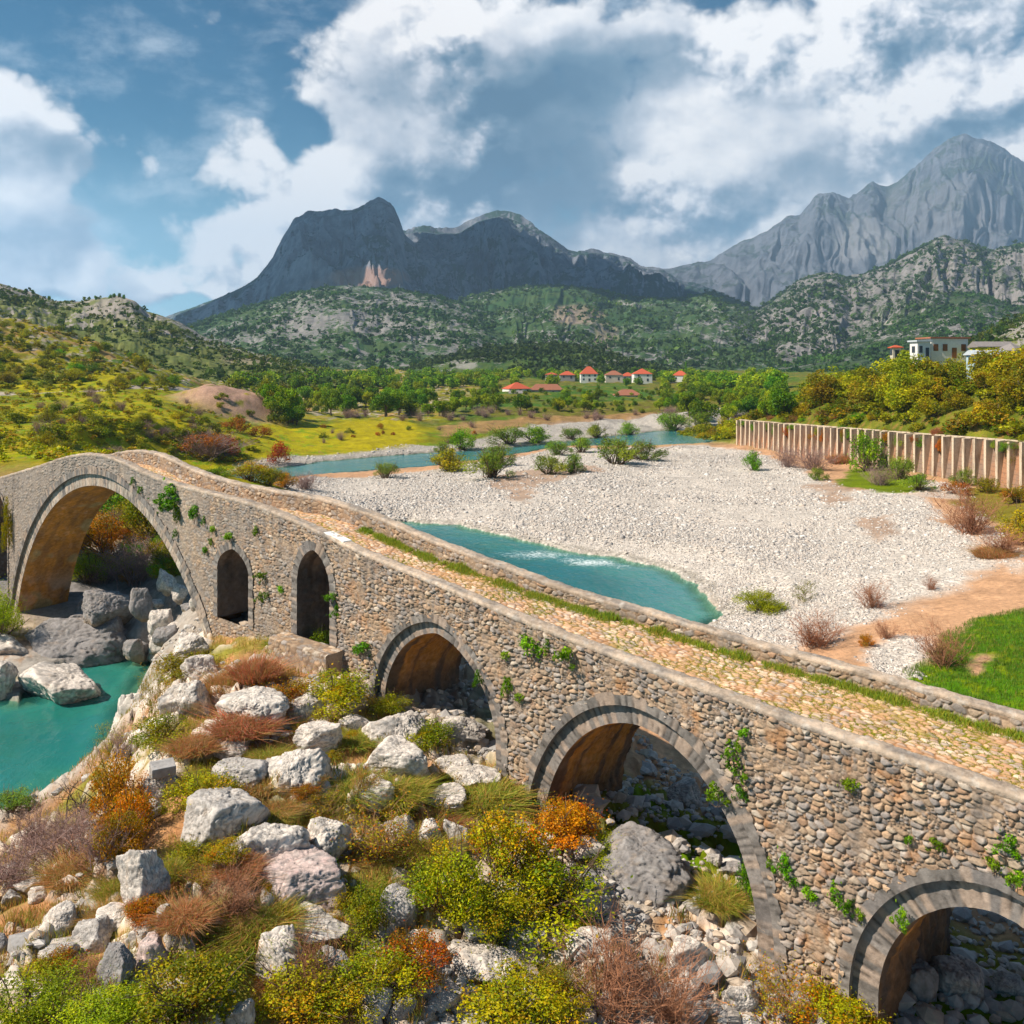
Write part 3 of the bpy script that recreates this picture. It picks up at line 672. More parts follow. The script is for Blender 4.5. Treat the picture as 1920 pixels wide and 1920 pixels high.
# the new white slab let into the near coping
sw = np.linspace(21.7, 22.95, 12); prof = np.array([(.02, -.1), (.02, .05), (.42, .046), (.42, -.1)])
Sx = np.repeat(sw[:, None], 4, 1); V = B(Sx, prof[None, :, 0] + 0 * Sx, ztop(Sx) + prof[None, :, 1]).reshape(-1, 3)
Fc = np.concatenate([grid_faces(12, 4)[:, ::-1], [[0, 1, 2, 3], [47, 46, 45, 44]]])
M_WHITE = mat_plain('white slab', (.8, .78, .74), .7, 6., .08)
bpart('repair_slab', V, Fc, M_WHITE, {}, near_par, False, 'white new slab in the coping')
# ------------------------------------------------------------------ hills and mountains, each a real relief between its foot and its crest
def mat_hill(name, rock, rock2, veg, veg2, vscale, th, dots=.0, dscale=.05, slope=.5, bd=6.0, fine=.12, fa=1.1):
    m, q, out = new_mat(name); c = coords(q)
    n1 = q.noise(c, vscale, 8, .62); n2 = q.noise(c, vscale * 6, 7, .68); n3 = q.noise(q.vm('MULTIPLY', c, (1, 1, .8)), vscale * 9, 8, .7)
    nz = q.n('ShaderNodeSeparateXYZ', None, Vector=q.n('ShaderNodeNewGeometry').outputs['Normal']).outputs[2]
    cr = q.mix(q.ramp(n3, .38, .64), rgb(rock), rgb(rock2))
    cv = q.mix(q.ramp(n2, .35, .65), rgb(veg), rgb(veg2))
    val = q.m('ADD', q.m('ADD', n1, q.m('MULTIPLY', q.m('SUBTRACT', nz, .75), slope)), q.m('MULTIPLY', q.m('SUBTRACT', n2, .5), .9))
    n4 = q.noise(c, fine, 5, .7)
    val = q.m('ADD', q.m('ADD', val, q.m('MULTIPLY', q.m('SUBTRACT', n4, .5), fa)), q.attr('Veg', 'Fac'))
    f = q.ramp(val, th - .06, th + .06)
    col = q.mix(f, cr, cv)
    if dots > 0:
        vo = q.n('ShaderNodeTexVoronoi', None, Vector=c, Scale=dscale)
        dm = q.ramp(vo.outputs['Distance'], dots * .55, dots, 1, 0)
        dm = q.m('MULTIPLY', dm, q.ramp(q.n('ShaderNodeSeparateColor', None, Color=vo.outputs['Color']).outputs[0], .3, .5))
        dm = q.m('MULTIPLY', dm, q.ramp(n1, .3, .55))
        col = q.mix(dm, col, rgb([v * .55 for v in veg]))
    tint = q.attr('Tint')
    col = q.mix(q.attr('TintF', 'Fac'), col, tint)
    surf(q, out, col, .95, q.m('ADD', n3, q.m('MULTIPLY', n4, .6)), .1, .8, bd)
    return m

def relief(name, crest, Dc, Df, zf, mat, amp=.12, power=1.2, freq=1.0, seed=0, nx=620, nt=170, jag=2.0, x0=-260, x1=2180, gully=.5, veg=None, tints=(), wav=.06):
    cx = np.array([p[0] for p in crest], float); cy = np.array([p[1] for p in crest], float)
    px = np.linspace(max(x0, cx[0]), min(x1, cx[-1]), nx)
    yy = np.interp(px, cx, cy); k = np.ones(7) / 7; yy = np.convolve(np.pad(yy, 3, 'edge'), k, 'valid')
    yy = yy + jag * fbm2(px * .045, px * 0 + seed, 5, seed, .6)
    Dcx = Dc * (1 + wav * fbm2(px * .004, px * 0 + 5 + seed, 3, seed + 1)); zc = ZC - (yy - HY) * Dcx / F
    t = np.concatenate([np.linspace(0, 1, nt), 1 + np.linspace(.02, .5, 24)])
    PX, Tt = np.meshgrid(px, t); ZCr = np.repeat(zc[None], len(t), 0); DC = np.repeat(Dcx[None], len(t), 0)
    Dd = Df + (DC - Df) * Tt; X = (PX - CX) / F * Dd; Y = Dd
    prof = np.where(Tt <= 1, np.clip(Tt, 0, 1) ** power, 1 - (np.clip(Tt - 1, 0, 1) * 1.3) ** 1.2)
    fr = np.linspace(0, 1, nx)[None]; H = np.maximum(ZCr - zf, 0) * (sstep(0, .06, fr) if cx[0] > -50 else 1) * (sstep(1, .94, fr) if cx[-1] < 1950 else 1)
    ZCr = zf + H
    L = 900.0 * (Dc / 3000.0) / freq
    n = fbm2(X / L + .3 * noise2(X / L * 2, Y / L * 2, seed + 12), Y / L, 8, seed + 3, .55, True)
    wq = .9 * fbm2(PX * .008 * freq, Tt * 2.2, 3, seed + 8); g = fbm2(PX * .0068 * freq + wq + .5 * Tt, Tt * 1.5 + seed + wq, 4, seed + 4, .5, True)
    env = np.clip(4 * Tt * (1.02 - Tt), 0, 1) ** .6
    env = np.where(Tt > 1, .25, env)
    Z = zf + H * prof + H * amp * env * ((n - .1) * (1 - gully) + (g - .1) * gully) * 1.6
    # keep the crest the highest line seen from the valley: nothing in front may rise above it
    lim = ZC + (ZCr - ZC) * Dd / DC * np.where(Tt < 1, 1, 1) - (1 - np.clip(Tt, 0, 1)) * H * .02
    Z = np.where(Tt < 1, np.minimum(Z, np.maximum(lim, zf)), Z)
    Z = np.where(Tt > 1.35, np.minimum(Z, zf), Z)
    vg = np.zeros(X.size) if veg is None else veg(PX.ravel(), (HY - (Z.ravel() - ZC) * F / Y.ravel()), Tt.ravel(), fbm2(X.ravel() / L * 3, Y.ravel() / L * 3, 4, seed + 6))
    tc = np.zeros((X.size, 3)); tf = np.zeros(X.size)
    py = HY - (Z.ravel() - ZC) * F / Y.ravel()
    for (tx, ty, rx, ry, c, a) in tints:
        e = ((PX.ravel() - tx) / rx) ** 2 + ((py - ty) / ry) ** 2
        w = a * sstep(1.2, .4, e + .9 * fbm2(X.ravel() / L * 5, Y.ravel() / L * 5, 4, seed + 7)); tc = np.where((w > tf)[:, None], np.array(c), tc); tf = np.maximum(tf, w)
    o = mesh(name, np.stack([X.ravel(), Y.ravel(), Z.ravel()], 1), grid_faces(len(t), nx), mat, {'Veg': vg, 'Tint': tc, 'TintF': tf}, True)
    tag(o, kind='structure'); return o

MH_near = mat_hill('scrub hillside', (.34, .30, .27), (.25, .22, .2), (.10, .13, .03), (.16, .17, .045), .012, .50, .42, .11, .3, .8, .3)
MH_knoll = mat_hill('green knoll', (.28, .26, .24), (.2, .18, .17), (.035, .08, .018), (.08, .115, .025), .010, .44, .4, .07, .3, 1, .25)
MH_foot = mat_hill('foothill scrub', (.25, .235, .22), (.17, .16, .155), (.03, .075, .025), (.06, .095, .03), .0035, .50, .42, .05, .3, 1.5, .10, 1.5)
MH_dark = mat_hill('forested mountain', (.20, .215, .25), (.07, .09, .12), (.022, .055, .055), (.04, .075, .06), .0018, .55, 0, .02, .7, 9, .05)
MH_far = mat_hill('bare far mountain', (.135, .143, .17), (.07, .078, .10), (.035, .055, .055), (.06, .075, .065), .0012, .60, 0, .02, .7, 14, .03)  # darkened base colours stand in for cloud shade on the far peaks
MH_rock = mat_hill('grey rocky ridge', (.255, .235, .225), (.15, .14, .135), (.035, .065, .025), (.06, .085, .035), .0035, .56, .40, .05, .4, 3, .10, 1.6)

relief('hill', [(-900, 420), (-600, 430), (-300, 455), (-100, 505), (0, 535), (60, 552), (100, 566), (150, 567), (180, 562), (220, 556), (252, 566), (275, 586), (300, 592), (340, 607), (380, 632), (430, 652), (500, 668), (560, 680), (660, 693)],
       750, 440, 9, MH_near, .12, 1.0, 2.2, 3, jag=1.5, gully=.25, x0=-880, nx=860, veg=lambda px, py, t, n: .06 + .25 * n + .12 * sstep(.6, .2, t) - .16 * sstep(.75, .95, t),
       tints=((215, 580, 60, 22, (.30, .26, .23), .8), (20, 545, 60, 14, (.27, .24, .21), .7), (470, 675, 60, 12, (.36, .28, .2), .6)))
relief('hill', [(740, 697), (780, 688), (840, 669), (900, 655), (1000, 647), (1050, 645), (1100, 650), (1170, 668), (1230, 684), (1310, 698)], 950, 720, 6, MH_knoll, .12, .9, 2.5, 7, jag=2, gully=.2,
       veg=lambda px, py, t, n: .08 + .2 * n, tints=((1150, 682, 60, 12, (.33, .3, .28), .7), (870, 685, 25, 8, (.33, .3, .28), .6)))
relief('hill', [(250, 670), (330, 625), (380, 602), (450, 580), (520, 558), (580, 543), (640, 537), (700, 540), (760, 547), (830, 560), (900, 580), (960, 600), (1020, 620), (1100, 650), (1200, 690)], 1800, 1020, 12, MH_foot, .11, .95, 1.6, 11, gully=.3,
       veg=lambda px, py, t, n: -.02 + .22 * n + .1 * sstep(700, 500, px))
relief('hill', [(700, 640), (800, 590), (880, 558), (960, 540), (1040, 535), (1120, 545), (1200, 560), (1280, 560), (1340, 548), (1400, 570), (1460, 610), (1520, 660), (1560, 695)], 2300, 1100, 12, MH_foot, .13, .95, 1.5, 17, gully=.45,
       veg=lambda px, py, t, n: .07 + .28 * n + .1 * sstep(.3, .6, t), tints=((1080, 590, 55, 22, (.36, .25, .2), .55), (1135, 630, 25, 30, (.36, .26, .2), .45)))
relief('mountain', [(180, 650), (330, 590), (380, 573), (440, 549), (480, 527), (510, 492), (530, 455), (552, 420), (580, 406), (620, 405), (660, 400), (690, 388), (712, 377), (735, 387), (750, 418), (757, 446), (790, 475), (820, 500), (870, 545), (930, 590), (1000, 640)],
       3000, 1850, 40, MH_dark, .24, 1.15, 1.5, 23, jag=1.5, gully=.3, veg=lambda px, py, t, n: .05 + .2 * n - .12 * sstep(470, 410, py), tints=((690, 520, 75, 22, (.33, .19, .14), .75), (640, 535, 60, 14, (.2, .14, .12), .5)))
relief('mountain', [(600, 560), (700, 450), (757, 437), (790, 433), (820, 438), (860, 437), (880, 425), (900, 413), (940, 404), (970, 415), (1000, 432), (1030, 455), (1065, 478), (1110, 474), (1150, 478), (1180, 487), (1200, 502), (1240, 508), (1275, 530), (1330, 545), (1400, 572), (1500, 625), (1600, 680)],
       3700, 2200, 40, MH_dark, .26, 1.1, 1.5, 31, jag=2, gully=.3, veg=lambda px, py, t, n: -.05 + .3 * n + .16 * sstep(500, 560, py))
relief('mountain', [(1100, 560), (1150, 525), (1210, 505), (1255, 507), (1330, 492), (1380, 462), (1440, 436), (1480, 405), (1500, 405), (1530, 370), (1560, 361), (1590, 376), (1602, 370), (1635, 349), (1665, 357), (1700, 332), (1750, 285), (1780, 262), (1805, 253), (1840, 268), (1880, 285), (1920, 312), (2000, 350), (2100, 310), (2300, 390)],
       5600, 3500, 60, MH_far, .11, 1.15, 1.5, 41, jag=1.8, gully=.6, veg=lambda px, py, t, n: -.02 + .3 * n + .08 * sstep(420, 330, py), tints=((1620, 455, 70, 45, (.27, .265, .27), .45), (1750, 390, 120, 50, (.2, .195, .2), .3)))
relief('hill', [(1330, 650), (1400, 590), (1450, 565), (1490, 530), (1545, 512), (1580, 520), (1620, 515), (1660, 500), (1720, 470), (1770, 442), (1810, 455), (1860, 472), (1890, 463), (1920, 460), (2100, 440), (2300, 480)],
       2300, 1150, 12, MH_rock, .14, 1.0, 1.6, 47, jag=4, gully=.45, veg=lambda px, py, t, n: -.04 + .22 * n)
relief('hill', [(1400, 697), (1480, 672), (1560, 640), (1640, 607), (1700, 585), (1760, 560), (1810, 548), (1860, 560), (1900, 575), (1960, 590), (2200, 600)], 1550, 900, 10, MH_rock, .09, 1.0, 1.6, 53, jag=3, gully=.3,
       veg=lambda px, py, t, n: .05 + .22 * n + .12 * sstep(.55, .9, t), tints=((1640, 602, 45, 9, (.45, .40, .36), .9),))
relief('hill', [(1690, 697), (1780, 662), (1830, 640), (1870, 618), (1920, 592), (2100, 530), (2300, 500)], 620, 340, 12, MH_near, .10, 1.0, 2.5, 59, jag=2, gully=.3, veg=lambda px, py, t, n: -.08 + .2 * n)

# clouds added above the valley side: unseen in this view, sized and placed to keep the central mountains in shade, as in the photograph
m, q, out = new_mat('cloud'); surf(q, out, rgb((.9, .9, .92)), 1.0)
def cloud(X, Y, Z, rx, ry, rz, seed):
    bm = bmesh.new(); bmesh.ops.create_icosphere(bm, subdivisions=5, radius=1); U = np.array([v.co[:] for v in bm.verts]); Fc = np.array([[v.index for v in f.verts] for f in bm.faces]); bm.free()
    U = U / np.linalg.norm(U, axis=1)[:, None]; R = 1 + .8 * fbm3(U * 2.2 + seed, 5, seed, .55)
    V = U * R[:, None] * np.array([rx, ry, rz]) + np.array([X, Y, Z]); tag(mesh('clouds', V, Fc, m, {}, True), kind='stuff')
import bmesh
_sv = np.array([-.69, -.156, .707]) / .707
for tx, ty, tz, zc_, rx, ry, sd_c in ((-500, 2750, 250, 1750, 470, 520, 3), (300, 2700, 150, 1800, 430, 620, 5), (-760, 2500, 120, 1700, 260, 200, 9)):
    P_ = np.array([tx, ty, tz]) + _sv * (zc_ - tz); cloud(P_[0], P_[1], zc_, rx, ry, 130, sd_c)
HAZE = 1.0e-4
# ------------------------------------------------------------------ plants: a few meshes of each kind, shared by the individual plants
M_LEAF = mat_leaf('leaf'); M_TWIG = mat_attr('twig bark', 20., .25, .9, .3); M_GRASS = mat_leaf('grass blade', .35, .0, sat=.98)
def leaves(P, N, size, cols, asp=.55):
    """rhombic leaves at P facing roughly along N"""
    n = len(P); d = rng.normal(size=(n, 3)); N = N + .75 * rng.normal(size=(n, 3)); N /= np.linalg.norm(N, axis=1)[:, None] + 1e-9
    u = np.cross(N, d); u /= np.linalg.norm(u, axis=1)[:, None] + 1e-9; v = np.cross(N, u)
    s = (size * rng.uniform(.65, 1.35, n))[:, None]
    V = np.stack([P - u * s * .5, P - v * s * asp * .5 + N * s * .06, P + u * s * .5, P + v * s * asp * .5 + N * s * .06], 1)
    return V.reshape(-1, 3), np.arange(4 * n).reshape(n, 4), np.repeat(cols, 4, 0)
def tube(pts, r0, r1, k=4):
    pts = np.asarray(pts, float); n = len(pts); d = np.gradient(pts, axis=0); d /= np.linalg.norm(d, axis=1)[:, None] + 1e-9
    a = np.cross(d, (.3, .2, .93)); a /= np.linalg.norm(a, axis=1)[:, None] + 1e-9; b = np.cross(d, a)
    r = np.linspace(r0, r1, n)[:, None]; th = np.arange(k) * 2 * np.pi / k
    V = np.concatenate([(pts + r * (a * math.cos(t) + b * math.sin(t)))[:, None] for t in th], 1).reshape(-1, 3)
    i = np.arange(n * k).reshape(n, k); j = np.roll(i, -1, 1)
    return V, np.stack([i[:-1], j[:-1], j[1:], i[1:]], -1).reshape(-1, 4)
def join(L):
    Vs, Fs, o = [], [], 0
    for V, Fc in L: Vs.append(V); Fs.append(Fc + o); o += len(V)
    return np.concatenate(Vs), np.concatenate(Fs)
def lumps(n, seed, top=.75, flat=1.0, low=.12):
    r = np.random.default_rng(seed); a = r.uniform(0, 6.28, n); q = np.sqrt(r.uniform(0, 1, n)) * .42
    c = np.stack([np.cos(a) * q, np.sin(a) * q, low + (top - low) * r.uniform(0, 1, n) * (1 - (q / .44) ** 2 * .6)], 1)
    rad = r.uniform(.07, .18, n) * flat; rad[0] = .24; c[0] = (0, 0, .45)
    return c, rad
def bush_meshes(name, seed, pal_, n=6500, size=.034, nl=24, top=.8, sprig=.7, lumpvar=.25, asp=.55, stems=34, stemcol=(.12, .08, .05)):
    r = np.random.default_rng(seed); c, rad = lumps(nl, seed, top)
    w = rad ** 2; k = r.choice(nl, n, p=w / w.sum()); d = r.normal(size=(n, 3)); d /= np.linalg.norm(d, axis=1)[:, None]
    rr = rad[k] * (1 - .45 * r.random(n) ** 2.2) * (1 + .35 * noise3(d * 2.3 + k[:, None] * 5, seed))
    P = c[k] + d * rr[:, None]
    # loose sprigs that break the outline
    m = r.random(n) < sprig * .3; P[m] += d[m] * (r.random(m.sum()) ** 2 * .24)[:, None] + np.array([0, 0, .05])
    P[:, 2] = np.abs(P[:, 2])
    lc = r.integers(0, len(pal_), nl); pick = np.where(r.random(n) < .68, lc[k], r.integers(0, len(pal_), n))
    cols = np.array(pal_)[pick] * r.uniform(1 - lumpvar, 1 + lumpvar, (nl, 1))[k] * r.uniform(.75, 1.25, (n, 1))
    V, Fc, cc = leaves(P, d, size, cols, asp)
    fol = mesh(name + ' foliage', V, Fc, M_LEAF, {'Col': cc}, link=False)
    L = []
    for i in range(stems):
        e = c[r.integers(0, nl)] + r.normal(size=3) * .06; b = np.array([r.normal() * .04, r.normal() * .04, -.05]); mid = (b + e) / 2 + r.normal(size=3) * .04
        L.append(tube([b, mid, e, e + (e - mid) * .65 + r.normal(size=3) * .03], .012, .003))
    V, Fc = join(L); st = mesh(name + ' stems', V, Fc, M_TWIG, {'Col': np.tile(stemcol, (len(V), 1))}, link=False)
    return fol, st
def twig_meshes(name, seed, col, col2, n=42, sub=9, spread=.55, leafpal=None, nleaf=0, th=.006, lean=0):
    r = np.random.default_rng(seed); L = []; cols = []; tips = []
    def grow(b, d, ln, r0, lev):
        m = 5; pts = [b]; dd = d.copy()
        for i in range(m):
            dd = dd + r.normal(size=3) * .16 + np.array([0, 0, .05]); dd /= np.linalg.norm(dd); pts.append(pts[-1] + dd * ln / m)
        V, Fc = tube(pts, r0, r0 * .3, 3); L.append((V, Fc)); t = r.random() * .7 + (.3 if lev else 0)
        cols.append(np.tile(np.array(col) * (1 - t) + np.array(col2) * t, (len(V), 1)) * r.uniform(.75, 1.25)); tips.extend(pts[2:])
        if lev < 2:
            for q_ in range(sub if lev == 0 else 4):
                i = r.integers(1, m + 1); sd = dd + r.normal(size=3) * .75; sd[2] = abs(sd[2]) * .8 + .25; sd /= np.linalg.norm(sd)
                grow(pts[i], sd, ln * r.uniform(.25, .5), r0 * .5, lev + 1)
    for i in range(n):
        a = r.uniform(0, 6.28); q_ = abs(r.normal()) * spread; d = np.array([math.cos(a) * q_ + lean, math.sin(a) * q_, 1.0]); d /= np.linalg.norm(d)
        grow(np.array([r.normal() * .07, r.normal() * .07, -.04]), d, r.uniform(.5, .8), th, 0)
    V, Fc = join(L); cc = np.concatenate(cols)
    ext = np.percentile(np.abs(V[:, :2]), 97); V[:, :2] *= .5 / ext; V[:, 2] /= np.percentile(V[:, 2], 99)
    tw = mesh(name + ' twigs', V, Fc, M_TWIG, {'Col': cc}, link=False)
    if not nleaf: return (tw,)
    T = np.array(tips); T[:, :2] *= .5 / ext; T[:, 2] /= np.percentile(T[:, 2], 99); k = r.integers(0, len(T), nleaf)
    P = T[k] + r.normal(size=(nleaf, 3)) * .02
    V, Fc, c2 = leaves(P, r.normal(size=P.shape), .03, np.array(leafpal)[r.integers(0, len(leafpal), nleaf)] * r.uniform(.8, 1.2, (nleaf, 1)))
    return mesh(name + ' leaves', V, Fc, M_LEAF, {'Col': c2}, link=False), tw
def tuft_meshes(name, seed, pal_, n=1500, curl=.5, wd=.012):
    """a clump of upright grass and flower stalks"""
    r = np.random.default_rng(seed); a = r.uniform(0, 6.28, n); q_ = np.sqrt(r.random(n)) * .34
    b = np.stack([np.cos(a) * q_, np.sin(a) * q_, -.03 + 0 * a], 1); h = r.uniform(.45, 1., n) * (1 - .4 * (q_ / .34) ** 2)
    o = r.uniform(0, 6.28, n); ln = r.normal(size=n) * curl * .35 + q_ * .5
    d = np.stack([np.cos(a + r.normal(size=n) * .6), np.sin(a + r.normal(size=n) * .6)], 1)
    w = wd * r.uniform(.6, 1.3, n); s = np.stack([np.cos(o), np.sin(o), 0 * o], 1) * w[:, None]
    mid = b.copy(); mid[:, :2] += d * (ln * h * .35)[:, None]; mid[:, 2] += h * .6; tip = b.copy(); tip[:, :2] += d * (ln * h)[:, None]; tip[:, 2] += h
    V = np.stack([b - s * .5, b + s * .5, mid + s * .4, mid - s * .4, tip], 1).reshape(-1, 3)
    i = np.arange(n)[:, None] * 5; Fq = np.concatenate([i + np.array([[0, 1, 2]]), i + np.array([[0, 2, 3]]), i + np.array([[3, 2, 4]])])
    cc = np.array(pal_)[r.integers(0, len(pal_), n)] * r.uniform(.75, 1.25, (n, 1))
    return (mesh(name + ' blades', V, Fq, M_GRASS, {'Col': np.repeat(cc, 5, 0)}, link=False),)
def tree_meshes(name, seed, pal_, n=2600, size=.07, nl=18, tall=1.0, trunk=.22, wide=1.0):
    r = np.random.default_rng(seed); c = np.zeros((nl, 3)); a = r.uniform(0, 6.28, nl); q_ = np.sqrt(r.random(nl)) * .33 * wide
    c[:, 0], c[:, 1] = np.cos(a) * q_, np.sin(a) * q_; hh = r.random(nl); c[:, 2] = trunk + .14 + (.68 - trunk) * hh * (1 - .35 * (q_ / .33) ** 2); rad = r.uniform(.11, .2, nl) * (1.15 - .4 * hh)
    w = rad ** 2; k = r.choice(nl, n, p=w / w.sum()); d = r.normal(size=(n, 3)); d /= np.linalg.norm(d, axis=1)[:, None]
    P = c[k] + d * (rad[k] * (1 - .4 * r.random(n) ** 2) * (1 + .3 * noise3(d * 2 + k[:, None] * 3, seed)))[:, None]; P[:, 2] = np.maximum(P[:, 2], .06)
    lc = r.integers(0, len(pal_), nl); pick = np.where(r.random(n) < .7, lc[k], r.integers(0, len(pal_), n))
    cols = np.array(pal_)[pick] * r.uniform(.75, 1.25, (nl, 1))[k] * r.uniform(.8, 1.2, (n, 1))
    V, Fc, cc = leaves(P, d, size, cols, .65)
    cr = mesh(name + ' crown', V, Fc, M_LEAF, {'Col': cc}, link=False)
    L = [tube([(0, 0, -.06), (r.normal() * .01, r.normal() * .01, trunk * .6), (r.normal() * .03, r.normal() * .03, trunk + .15), (r.normal() * .05, r.normal() * .05, .6)], .035, .012, 6)]
    for i in range(8):
        e = c[r.integers(0, nl)]; L.append(tube([(0, 0, trunk * .8), (e * .5 + np.array([0, 0, trunk * .35])), e], .016, .004))
    V, Fc = join(L); tk = mesh(name + ' trunk', V, Fc, M_TWIG, {'Col': np.tile((.13, .10, .075), (len(V), 1))}, link=False)
    return cr, tk
P_OLIVE = [(.27, .28, .02), (.20, .235, .018), (.34, .31, .02), (.14, .18, .018), (.36, .24, .02)]
P_RUST = [(.55, .17, .015), (.45, .13, .015), (.38, .17, .02), (.60, .25, .015), (.26, .18, .02)]
P_MIX = [(.32, .27, .02), (.48, .18, .02), (.25, .25, .02), (.40, .26, .02), (.19, .20, .02)]
P_BRIGHT = [(.32, .40, .012), (.24, .34, .012), (.42, .45, .015), (.16, .25, .012)]
P_GREEN = [(.10, .23, .015), (.15, .29, .02), (.07, .17, .012), (.20, .31, .02)]
P_WILLOW = [(.17, .27, .06), (.24, .31, .07), (.13, .22, .05), (.29, .33, .07)]
P_YEL = [(.34, .30, .02), (.28, .27, .02), (.22, .24, .02), (.38, .30, .02)]
P_DRY = [(.52, .21, .06), (.44, .17, .055), (.33, .23, .07), (.25, .22, .04), (.48, .28, .13)]
P_TREE = [(.10, .21, .015), (.15, .25, .018), (.075, .16, .012), (.19, .27, .02)]
P_TREE2 = [(.21, .28, .018), (.28, .31, .02), (.15, .23, .015)]
P_HILLT = [(.23, .25, .012), (.32, .30, .014), (.17, .20, .01), (.42, .35, .015), (.28, .20, .015)]
KIND = {
 'olive': [bush_meshes('olive bush', 100 + i, P_OLIVE, 7000, .032) for i in range(4)],
 'mix': [bush_meshes('mixed bush', 110 + i, P_MIX, 7000, .032) for i in range(3)],
 'rust': [bush_meshes('rust bush', 120 + i, P_RUST, 6500, .03, sprig=.5) for i in range(3)],
 'bright': [bush_meshes('bright bush', 130 + i, P_BRIGHT, 12000, .022, 24, .7) for i in range(2)],
 'green': [bush_meshes('green bush', 140 + i, P_GREEN, 3500, .045) for i in range(3)],
 'willow': [bush_meshes('willow', 150 + i, P_WILLOW, 3500, .05, 14, .75, .5, asp=.3) for i in range(3)],
 'yellow': [bush_meshes('yellow bush', 160 + i, P_YEL, 3500, .045) for i in range(2)],
 'sprig': [twig_meshes('leafy shoot', 170 + i, (.2, .13, .07), (.2, .16, .06), 12, 5, .4, P_OLIVE, 1500) for i in range(2)],
 'twig': [twig_meshes('bare red brown shrub', 180 + i, (.26, .13, .085), (.40, .18, .09), 44, 9) for i in range(3)],
 'purple': [twig_meshes('bare grey purple shrub', 190 + i, (.24, .17, .165), (.36, .22, .18), 44, 9) for i in range(3)],
 'bare': [twig_meshes('bare dark branches', 195, (.055, .045, .04), (.10, .075, .06), 9, 6, .6, th=.009, lean=-.25)],
 'twigleaf': [twig_meshes('twiggy shrub', 200 + i, (.22, .11, .06), (.3, .17, .07), 26, 8, .5, P_MIX, 2200) for i in range(2)],
 'dry': [tuft_meshes('dry grass clump', 210 + i, P_DRY, 3600, 1.0, .008) for i in range(3)],
 'grassy': [tuft_meshes('green grass clump', 220 + i, [(.22, .29, .02), (.32, .31, .025), (.42, .33, .05), (.16, .24, .015), (.48, .27, .07)], 3600, 1.1, .009) for i in range(3)],
 'fern': [bush_meshes('fern', 230 + i, [(.10, .22, .012), (.15, .28, .015), (.07, .16, .01)], 420, .13, 8, .8, .3, asp=.4, stems=4) for i in range(3)],
 'tree': [tree_meshes('broadleaf tree', 240 + i, P_TREE, 2400, .062) for i in range(5)],
 'paletree': [tree_meshes('pale tree', 250 + i, P_TREE2, 2400, .062) for i in range(3)],
 'hilltree': [tree_meshes('slope tree', 260 + i, P_HILLT, 4200, .045, 22, wide=1.15, trunk=.12) for i in range(5)],
 'poplar': [tree_meshes('poplar', 270, P_TREE, 2200, .05, 22, wide=1.0, trunk=.08)],
 'scrub': [bush_meshes('scrub', 280 + i, [(.13, .17, .015), (.20, .22, .018), (.10, .13, .012), (.28, .26, .018)], 900, .085, 10, .7, stems=5) for i in range(4)],
 'redscrub': [bush_meshes('red scrub', 290 + i, [(.32, .11, .05), (.38, .15, .06), (.25, .10, .06), (.34, .17, .04)], 1800, .05, 12, .72, .5, stems=8) for i in range(3)],
}
PARTN = {'foliage': 'foliage', 'stems': 'stems', 'twigs': 'twigs', 'leaves': 'leaves', 'blades': 'blades', 'crown': 'crown', 'trunk': 'trunk'}
_cnt = {}
def plant(kind, name, label, cat, X, Y, Z, wd, ht, group=None, rz=None):
    v = KIND[kind]; i = _cnt.get(kind, 0); _cnt[kind] = i + 1; ms = v[i % len(v)]
    rz = random.uniform(0, 6.28) if rz is None else rz
    if len(ms) == 1:
        o = obj(name, ms[0]); o.location = (X, Y, Z); o.rotation_euler = (0, 0, rz); o.scale = (wd, wd, ht)
    else:
        o = empty(name, (X, Y, Z), rz, (wd, wd, ht))
        for me in ms: obj(PARTN[me.name.split('.')[0].split()[-1]], me, o)
    return tag(o, label, cat, group)
Z_BUSH = True
def plant_px(kind, name, label, cat, box, group=None, D=None, up=1.0, wk=1.0, D0=8.0):
    """stand a plant where the picture shows its foot, at its size there"""
    x0, y0, x1, y1 = box; xb = (x0 + x1) / 2
    if kind in ('dry', 'grassy'): up *= .5; wk *= 1.35
    elif Z_BUSH: wk *= 1.22; up *= 1.12
    if D is None: X, Dg, Z = ground_at(xb, y1, D0)
    else: X, Dg = (xb - CX) / F * D, D; Z = float(height(np.array([X]), np.array([Dg]))[0])
    wd = (x1 - x0) * Dg / F * 1.08 * wk; back = .28 * wd
    hh = max(.42 * wd, (y1 - y0) * Dg / F - .5 * wd * (y1 - HY) / F) * up
    Yc = Dg + back; Xc = (xb - CX) / F * Yc
    Z = float(np.maximum(height(np.array([Xc]), np.array([Yc])), 0)[0])
    return plant(kind, name, label, cat, Xc, Yc, Z - .05, wd, hh, group)
